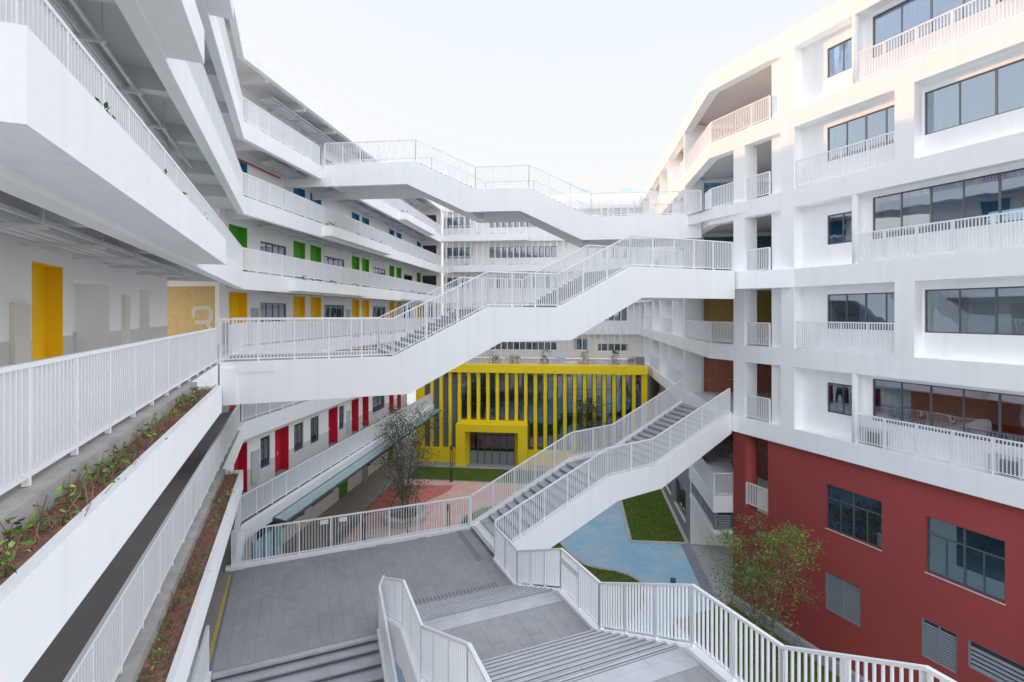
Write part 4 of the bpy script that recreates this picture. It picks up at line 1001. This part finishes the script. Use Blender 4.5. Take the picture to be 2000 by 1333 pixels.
# ================================================================== plants
def leafblob(mb, c, size, n, spread, squash=1.0, r=None):
    r = r or random
    for i in range(n):
        p = Vector((r.gauss(0, 1)*spread, r.gauss(0, 1)*spread, r.gauss(0, 1)*spread*squash))+c
        a = Vector((r.uniform(-1, 1), r.uniform(-1, 1), r.uniform(-0.7, 0.7))).normalized(); b = a.orthogonal().normalized()
        b = (Matrix.Rotation(r.uniform(0, 6.28), 3, a) @ b); s = size*r.uniform(0.6, 1.3); k = len(mb.v)
        mb.v += [tuple(p-a*s), tuple(p+b*s*0.42+a*s*0.1), tuple(p+a*s), tuple(p-b*s*0.42+a*s*0.1)]; mb.f.append((k, k+1, k+2, k+3))
def limb(mb, a, b, r0, r1, seg=6): mb.tube(a, b, r0, r1, seg)
def tree(name, label, base, H, stems, crown_r, crown_z0, leafmat, nleaf, leafsize, trunk_r=0.06, lean=0.25, twigs=9, seed=1, cat='tree', gauss=0.16):
    r = random.Random(seed); o = thing(name, label, cat, base)
    tr, cr = MB(), MB(); base = Vector(base); tips = []
    for s in range(stems):
        ang = s*2.4+r.uniform(-.4, .4); out = lean*r.uniform(0.5, 1.0)*(0 if stems == 1 else 1)
        p = base+Vector((math.cos(ang), math.sin(ang), 0))*0.05*stems*0.4; rad = trunk_r*r.uniform(0.75, 1.1); hh = H*r.uniform(0.78, 1.0); n = 6
        for k in range(n):
            q = base+Vector((math.cos(ang), math.sin(ang), 0))*(0.1+out*crown_r*((k+1)/n)**1.3)+Vector((r.uniform(-.09, .09), r.uniform(-.09, .09), hh*(k+1)/n))
            limb(tr, p, q, rad, rad*0.76); 
            if (k+1)/n*hh > crown_z0*0.55:
                for t in range(twigs//2 if k < 3 else twigs):
                    f = r.uniform(0, 1); st_ = p.lerp(q, f); a2 = r.uniform(0, 6.28); zrel = (st_.z-base.z)/H
                    reach = crown_r*(0.95 if zrel < 0.65 else max(0.25, 1.25*(1.12-zrel)/0.47*0.75))*r.uniform(0.45, 1.0)
                    e = st_+Vector((math.cos(a2)*reach, math.sin(a2)*reach, reach*r.uniform(0.15, 0.9)))
                    if e.z-base.z > H*1.03: e.z = base.z+H*1.03
                    md = st_.lerp(e, 0.5)+Vector((r.uniform(-.1, .1), r.uniform(-.1, .1), r.uniform(0, .12)))
                    limb(tr, st_, md, rad*0.32, rad*0.2, 4); limb(tr, md, e, rad*0.2, rad*0.08, 4)
                    for w_ in range(3):
                        b0 = md.lerp(e, r.uniform(0.1, 0.8)); b1 = b0+Vector((r.uniform(-1, 1), r.uniform(-1, 1), r.uniform(-.2, 1)))*reach*0.3
                        limb(tr, b0, b1, rad*0.12, rad*0.05, 3); tips.append((b1, 0.8))
                    tips += [(e, 1.0), (md, 0.55), (st_.lerp(md, 0.6), 0.3), (md.lerp(e, 0.5), 0.8)]
            p = q; rad *= 0.76
        tips.append((p, 1.2))
    tw = sum(t[1] for t in tips)
    for e, wt_ in tips:
        leafblob(cr, e, leafsize, max(1, int(nleaf*wt_/tw*r.uniform(0.5, 1.5))), gauss, 0.8, r)
    tr.build('trunk', 'bark', o); cr.build('crown', leafmat, o)
    return o
g = gp(791, 1016)
tree('courtyard_tree', 'olive leaved many-stemmed tree rising from the round stone seat', (g[0], g[1], 0.25), 8.2, 8, 2.3, 2.2, 'leaf_dark', 8000, 0.075, 0.07, 1.0, 9, 3, gauss=0.17)
ring = thing('tree_seat', 'round grey concrete seat ringing the many-stemmed tree', 'tree seat', (g[0], g[1], 0))
m = MB(); n = 28
for i in range(n):
    t0, t1 = 2*math.pi*i/n, 2*math.pi*(i+1)/n
    for r0, r1, z0, z1 in ((1.15, 1.6, 0, 0.42), (1.1, 1.68, 0.42, 0.52)):
        pt = lambda rr, t, z: (g[0]+rr*math.cos(t), g[1]+rr*math.sin(t), z)
        m.hexa([pt(r0, t0, z0), pt(r1, t0, z0), pt(r1, t1, z0), pt(r0, t1, z0), pt(r0, t0, z1), pt(r1, t0, z1), pt(r1, t1, z1), pt(r0, t1, z1)])
m.build('bench_ring', 'concrete', ring)
sl = MB(); sl.prism([(g[0]+1.16*math.cos(i*0.314), g[1]+1.16*math.sin(i*0.314)) for i in range(20)], 0.0, 0.27); sl.build('soil', 'soil', ring)
for i in range(3):
    a = i*2.09+0.6
    pp = MB(); pp.tube((g[0]+math.cos(a)*1.9, g[1]+math.sin(a)*1.9, 0.02), (g[0]+math.cos(a)*0.15, g[1]+math.sin(a)*0.15, 2.6), 0.035)
    tag(pp.build('support_pole', 'bamboo'), 'slanting green pole propping the many-stemmed tree, foot towards the '+('hall', 'path', 'plaza')[i], 'pole', 'poles propping the many-stemmed tree')
g2 = gp(797, 1060)
tree('courtyard_tree', 'thin bare-stemmed sapling just behind the plaza railing', (g2[0], g2[1], 0.0), 4.2, 3, 1.0, 2.2, 'leaf_dark', 500, 0.07, 0.05, 0.7, 5, 5)
g3 = gp(1147, 917)
tree('courtyard_tree', 'dark slender tree in front of the yellow hall windows', (g3[0], g3[1], 0.0), 7.2, 4, 1.45, 3.6, 'leaf_dark', 3600, 0.085, 0.06, 0.6, 8, 8)
g4 = gp(1497, 1300)
tree('courtyard_tree', 'yellow green tree growing against the brick-red base wall', (g4[0], g4[1], 0.0), 6.4, 5, 1.9, 1.6, 'leaf_lime', 8500, 0.055, 0.065, 0.85, 9, 11, gauss=0.13)
g5 = gp(1418, 1240)
tree('courtyard_tree', 'small sparse sapling between the blue paving and the red base wall', (g5[0], g5[1], 0.0), 3.6, 3, 1.0, 1.2, 'leaf_lime', 420, 0.06, 0.03, 0.8, 6, 13)
gb5 = A.p(AC_+2.6, 33.5, z1r)
pt_ = thing('potted_tree', 'dark green potted tree on the arcade balcony behind the red column', 'potted plant', gb5)
m = MB(); m.tube(gb5, (gb5[0], gb5[1], gb5[2]+0.6), 0.32, 0.45, 16); m.build('pot', 'dark', pt_)
m = MB(); m.tube((gb5[0], gb5[1], gb5[2]+0.5), (gb5[0]+0.05, gb5[1], gb5[2]+2.2), 0.05, 0.03); m.build('trunk', 'bark', pt_)
m = MB(); rr = random.Random(4)
for i in range(26): leafblob(m, Vector((gb5[0]+rr.gauss(0, .3), gb5[1]+rr.gauss(0, .3), gb5[2]+1.9+rr.uniform(-.7, 1.0))), 0.08, 55, 0.16, 1, rr)
m.build('crown', 'leaf_dark', pt_)
# planting in the troughs
rr = random.Random(21)
def planting(F, d0, d1, l0, l1, z, near):
    mats = ['leaf', 'leaf_bright', 'stem', 'flower']; V = MB(); mi = []
    def add(k0, mat_i): mi.extend([mat_i]*(len(V.f)-k0))
    L_ = l1-l0; lo = max(l0, 1.0) if F is B else l0
    n = int((l1-lo)*(9 if near else 2.2))
    for i in range(n):
        l = rr.uniform(lo+0.1, l1-0.15); d = rr.uniform(d0+0.03, d1); k = len(V.f)
        if near:
            for s in range(4):
                a = Vector(F.p(d+rr.uniform(-.12, .12), l+rr.uniform(-.12, .12), z)); b = a+Vector((rr.uniform(-.14, .14), rr.uniform(-.14, .14), rr.uniform(0.05, 0.26))); V.tube(a, b, 0.006, 0.003, 4)
            add(k, 2)
            if rr.random() < (0.48 if near == 1 else 0.24):
                k = len(V.f); leafblob(V, Vector(F.p(d, l, z+rr.uniform(0.06, 0.2))), 0.040, rr.randint(9, 20), 0.07, 0.7, rr); add(k, 0 if rr.random() < 0.6 else 1)
            if rr.random() < (0.008 if near == 1 else 0.008):
                k = len(V.f); leafblob(V, Vector(F.p(d, l, z+0.27)), 0.03, 7, 0.03, 1, rr); add(k, 3)
        else:
            k = len(V.f); leafblob(V, Vector(F.p(d, l, z+rr.uniform(0.05, 0.32))), 0.06, rr.randint(5, 14), 0.09, 0.8, rr); add(k, 0 if rr.random() < 0.7 else 1)
    if near:
        for i in range(int((l1-lo)*90)):                 # dry litter and runners on the soil
            l = rr.uniform(lo+0.1, l1-0.15); d = rr.uniform(d0+0.03, d1-0.08); k = len(V.f)
            a = Vector(F.p(d, l, z+rr.uniform(0.0, 0.05))); b = a+Vector((rr.uniform(-.12, .12), rr.uniform(-.12, .12), rr.uniform(-0.01, 0.05))); V.tube(a, b, 0.004, 0.003, 3); add(k, 2)
    o = V.build('trough_planting', 'leaf')
    for x in mats[1:]: o.data.materials.append(M[x])
    o.data.polygons.foreach_set('material_index', mi)
    return o
tl = ['leafy creepers, dry stems and magenta blooms in the nearest trough', 'sparse creepers over dry stems in the lower red-soil trough', 'few green sprigs peeping over the big overhead trough', 'green sprigs in the trough of the grey soffit corridor overhead', 'green sprigs in the highest overhanging trough',
      'green creepers along the long trough under the green doors', 'green creepers in the trough at the far end of the green doors', 'green sprigs in the trough outside the blue doors', 'green sprigs in the top trough near the rear block', 'small creepers in the trough seen through the middle footbridge railing',
      'tiny sprigs in the upper trough of the finned block', 'tiny sprigs in the second trough of the finned block', 'tiny sprigs in the lowest trough of the finned block']
for j, t in zip(plant_jobs, tl): tag(stuff(planting(*j)), t, 'plants')
# pots on the hall terrace
for x, s, lab in ((965, 1.0, 'bushy dark shrub at the bridge end of the hall terrace'), (1005, 0.9, 'low shrub in a trough on the hall terrace behind the railing'), (1062, 1.3, 'taller slim shrub on the hall terrace'), (1140, 1.25, 'round green bush in a brown box on the hall terrace'), (1200, 1.2, 'reddish spiky shrub on the hall terrace'), (1237, 0.5, 'low green plants beside the terrace corner unit')):
    l = K.on(HV+1.2, x); b = K.p(HV+1.2, l, LV[2]); o = thing('terrace_shrub', lab, 'shrub', b)
    bx = MB(); bx.box(K, HV+0.8, HV+1.6, l-0.55, l+0.55, LV[2], LV[2]+0.4); bx.build('planter_box', 'rust', o)
    m = MB()
    for i in range(14): leafblob(m, Vector(b)+Vector((rr.gauss(0, .25), rr.gauss(0, .2), 0.5+rr.uniform(0, 0.9)*s)), 0.09, 22, 0.12, 1, rr)
    m.build('foliage', 'leaf_bright' if x == 1140 else 'leaf_dark', o)

# ================================================================== small things
def lamp(x, y, label):
    o = thing('garden_lamp', label, 'lamp post', (x, y, 0), 'courtyard lamp posts')
    F = Frame((0, 1), (1, 0))
    m = MB(); m.box(F, y-.09, y+.09, x-.10, x+.10, 0, 1.15); m.build('base', 'lamp', o)
    for s in (-1, 1): pbox('blade', 'lamp', F, y-.06, y+.06, x+s*0.075-.025, x+s*0.075+.025, 1.15, 2.9, o)
    m = MB(); m.box(F, y-.09, y+.09, x-.10, x+.10, 2.9, 3.27); m.build('head', 'lamp', o)
for (x, y), lab in (((-5.5, 46.4), 'charcoal lamp post on the lawn in front of the hall'), ((-8.56, 29.5), 'charcoal lamp post behind the plaza railing beside the dark paving strip'), ((-4.0, 32.2), 'charcoal lamp post behind the plaza railing between tree seat and stairs'), ((7.3, 23.2), 'charcoal lamp post on the blue paving behind the ascending railing')): lamp(x, y, lab)
def ac(F, d, l, z, label):
    o = thing('air_conditioner', label, 'air conditioner', F.p(d, l, z), 'air conditioning units')
    m = MB(); m.box(F, d-.2, d+.2, l-.45, l+.45, z, z+.65); m.build('case', 'grey_metal', o)
    m = MB()
    for i in range(9): m.box(F, d-.215, d-.2, l-.40, l+.15, z+.06+i*.06, z+.09+i*.06)
    m.build('grille', 'dark', o)
acp = thing('equipment_shelf', 'grey shelf carrying air conditioners under the arcade wing beside the hall', 'shelf', A.p(AC_+0.35, 45, 7.2))
MB().box(A, AC_+0.05, AC_+0.6, 38, 50.5, 7.12, 7.2).build('board', 'grey_metal', acp)
for v, lab in ((48.8, 'outdoor air conditioner tucked under the slab next to the hall corner'), (46.6, 'outdoor air conditioner second along from the hall corner'), (44.4, 'outdoor air conditioner half hidden by the lower stair railing')):
    ac(A, AC_+0.32, v, 7.201, lab)
for px, lab in ((1705, 'air conditioner behind the lowest white railing next to the round column'), (1968, 'air conditioner behind the lowest white railing at the picture edge')):
    ac(B, FC_+0.33, B.on(FC_+0.33, px), LV[2]+0.002, lab)
def plaque(p, ang, label):
    o = piece('railing_tag', 'mark_w', p, ang, (0.30, 0.012, 0.16), None); tag(o, label, 'sign'); return o
qb = B.p(1.05, 21.055, zp+1.22); plaque(qb, D.ang, 'small white notice tied to the plaza railing near the glass screen')
qb = B.p(1.75, 21.055, zp+1.22); plaque(qb, D.ang, 'small white notice tied to the plaza railing, second from the glass screen')
for i in range(3):
    plaque(B.p(6.90, 12.55-i*0.32, 8.36), B.ang, ('uppermost', 'middle', 'lowest')[i]+' of three small tags under the handrail of the ascending steps')
# terrace corner unit
l = HL(1253); tu = thing('terrace_unit', 'dark louvred metal box on the corner of the hall terrace', 'ventilator', K.p(53, l, LV[2]))
MB().box(K, 52.6, 53.4, l-.45, l+.45, LV[2], LV[2]+1.1).build('case', 'louvre', tu)
for i in range(6): pbox('slat', 'dark', K, 52.57, 52.6, l-.4, l+.4, LV[2]+.15+i*.15, LV[2]+.22+i*.15, tu)
# desks and pupils in the lowest classroom
z = LV[2]
def desk(d, l, lab):
    o = thing('school_desk', lab, 'desk', B.p(d, l, z), 'school desks in the lowest classroom')
    m = MB(); m.box(B, d-.22, d+.22, l-.32, l+.32, z+.72, z+.75); m.build('desktop', 'wood', o)
    for a in (-.18, .18):
        for b in (-.28, .28): pbox('leg', 'grey_metal', B, d+a-.015, d+a+.015, l+b-.015, l+b+.015, z, z+.72, o)
for i in range(2):
    for j in range(4): desk(rc+1.2+i*1.4, 6.35+j*1.75, ('wooden desk beside the glass of the lowest classroom, ', 'wooden desk one row in from that glass, ')[i]+('fourth', 'third', 'second', 'first')[j]+' from the round column')
def pupil(d, l, label):
    o = thing('person', label, 'person', B.p(d, l, z))
    me = bpy.data.meshes.new('body'); pts = [(0, 0, .46, .13), (0, 0, .72, .14), (0.03, 0, .95, .15), (0.08, 0, 1.06, .06), (0.12, 0, 1.13, .06), (-.0, .09, .46, .08), (-.38, .1, .47, .065), (-.38, .1, .08, .05), (0, -.09, .46, .08), (-.38, -.1, .47, .065), (-.38, -.1, .08, .05), (-.04, .19, .95, .055), (-.1, .23, .76, .045), (-.36, .12, .78, .035), (-.04, -.19, .95, .055), (-.1, -.23, .76, .045), (-.36, -.12, .78, .035)]
    ed_ = [(0, 1), (1, 2), (2, 3), (3, 4), (0, 5), (5, 6), (6, 7), (0, 8), (8, 9), (9, 10), (2, 11), (11, 12), (12, 13), (2, 14), (14, 15), (15, 16)]
    me.from_pydata([B.p(d+p[0]*-1, l+p[1], z+p[2]) for p in pts], ed_, [])
    b = link('body', me, o); me.materials.append(M['cloth'])
    mod = b.modifiers.new('skin', 'SKIN'); b.modifiers.new('sub', 'SUBSURF').levels = 1
    for v_, p in zip(me.skin_vertices[0].data, pts): v_.radius = (p[3], p[3])
    me.skin_vertices[0].data[0].use_root = True
    for nm, mt, zc_, r_ in (('head', 'skin', 1.24, .105), ('hair', 'dark', 1.27, .112)):
        bm_ = bmesh.new(); bmesh.ops.create_icosphere(bm_, subdivisions=2, radius=r_)
        if nm == 'hair':
            bmesh.ops.delete(bm_, geom=[v for v in bm_.verts if v.co.z < -0.02], context='VERTS')
        c_ = Vector(B.p(d-0.14, l, z+zc_))
        for v in bm_.verts: v.co = v.co+c_
        m2 = bpy.data.meshes.new(nm); bm_.to_mesh(m2); bm_.free(); m2.materials.append(M[mt]); link(nm, m2, o)
    st_ = thing('school_stool', 'plain stool under the pupil '+label.split(' ', 2)[2], 'stool', B.p(d, l, z))
    MB().box(B, d-.16, d+.16, l-.17, l+.17, z+.36, z+.39).build('seat', 'wood', st_)
    for a in (-.12, .12):
        for b_ in (-.13, .13): pbox('leg', 'grey_metal', B, d+a-.012, d+a+.012, l+b_-.012, l+b_+.012, z, z+.36, st_)
pupil(rc+1.75, 8.1, 'person in navy bent over a desk by the open sash')
pupil(rc+1.75, 6.35, 'person in navy seated at the next desk along the glass')

for o in list(bpy.data.objects):
    if '_w' in o: del o['_w']
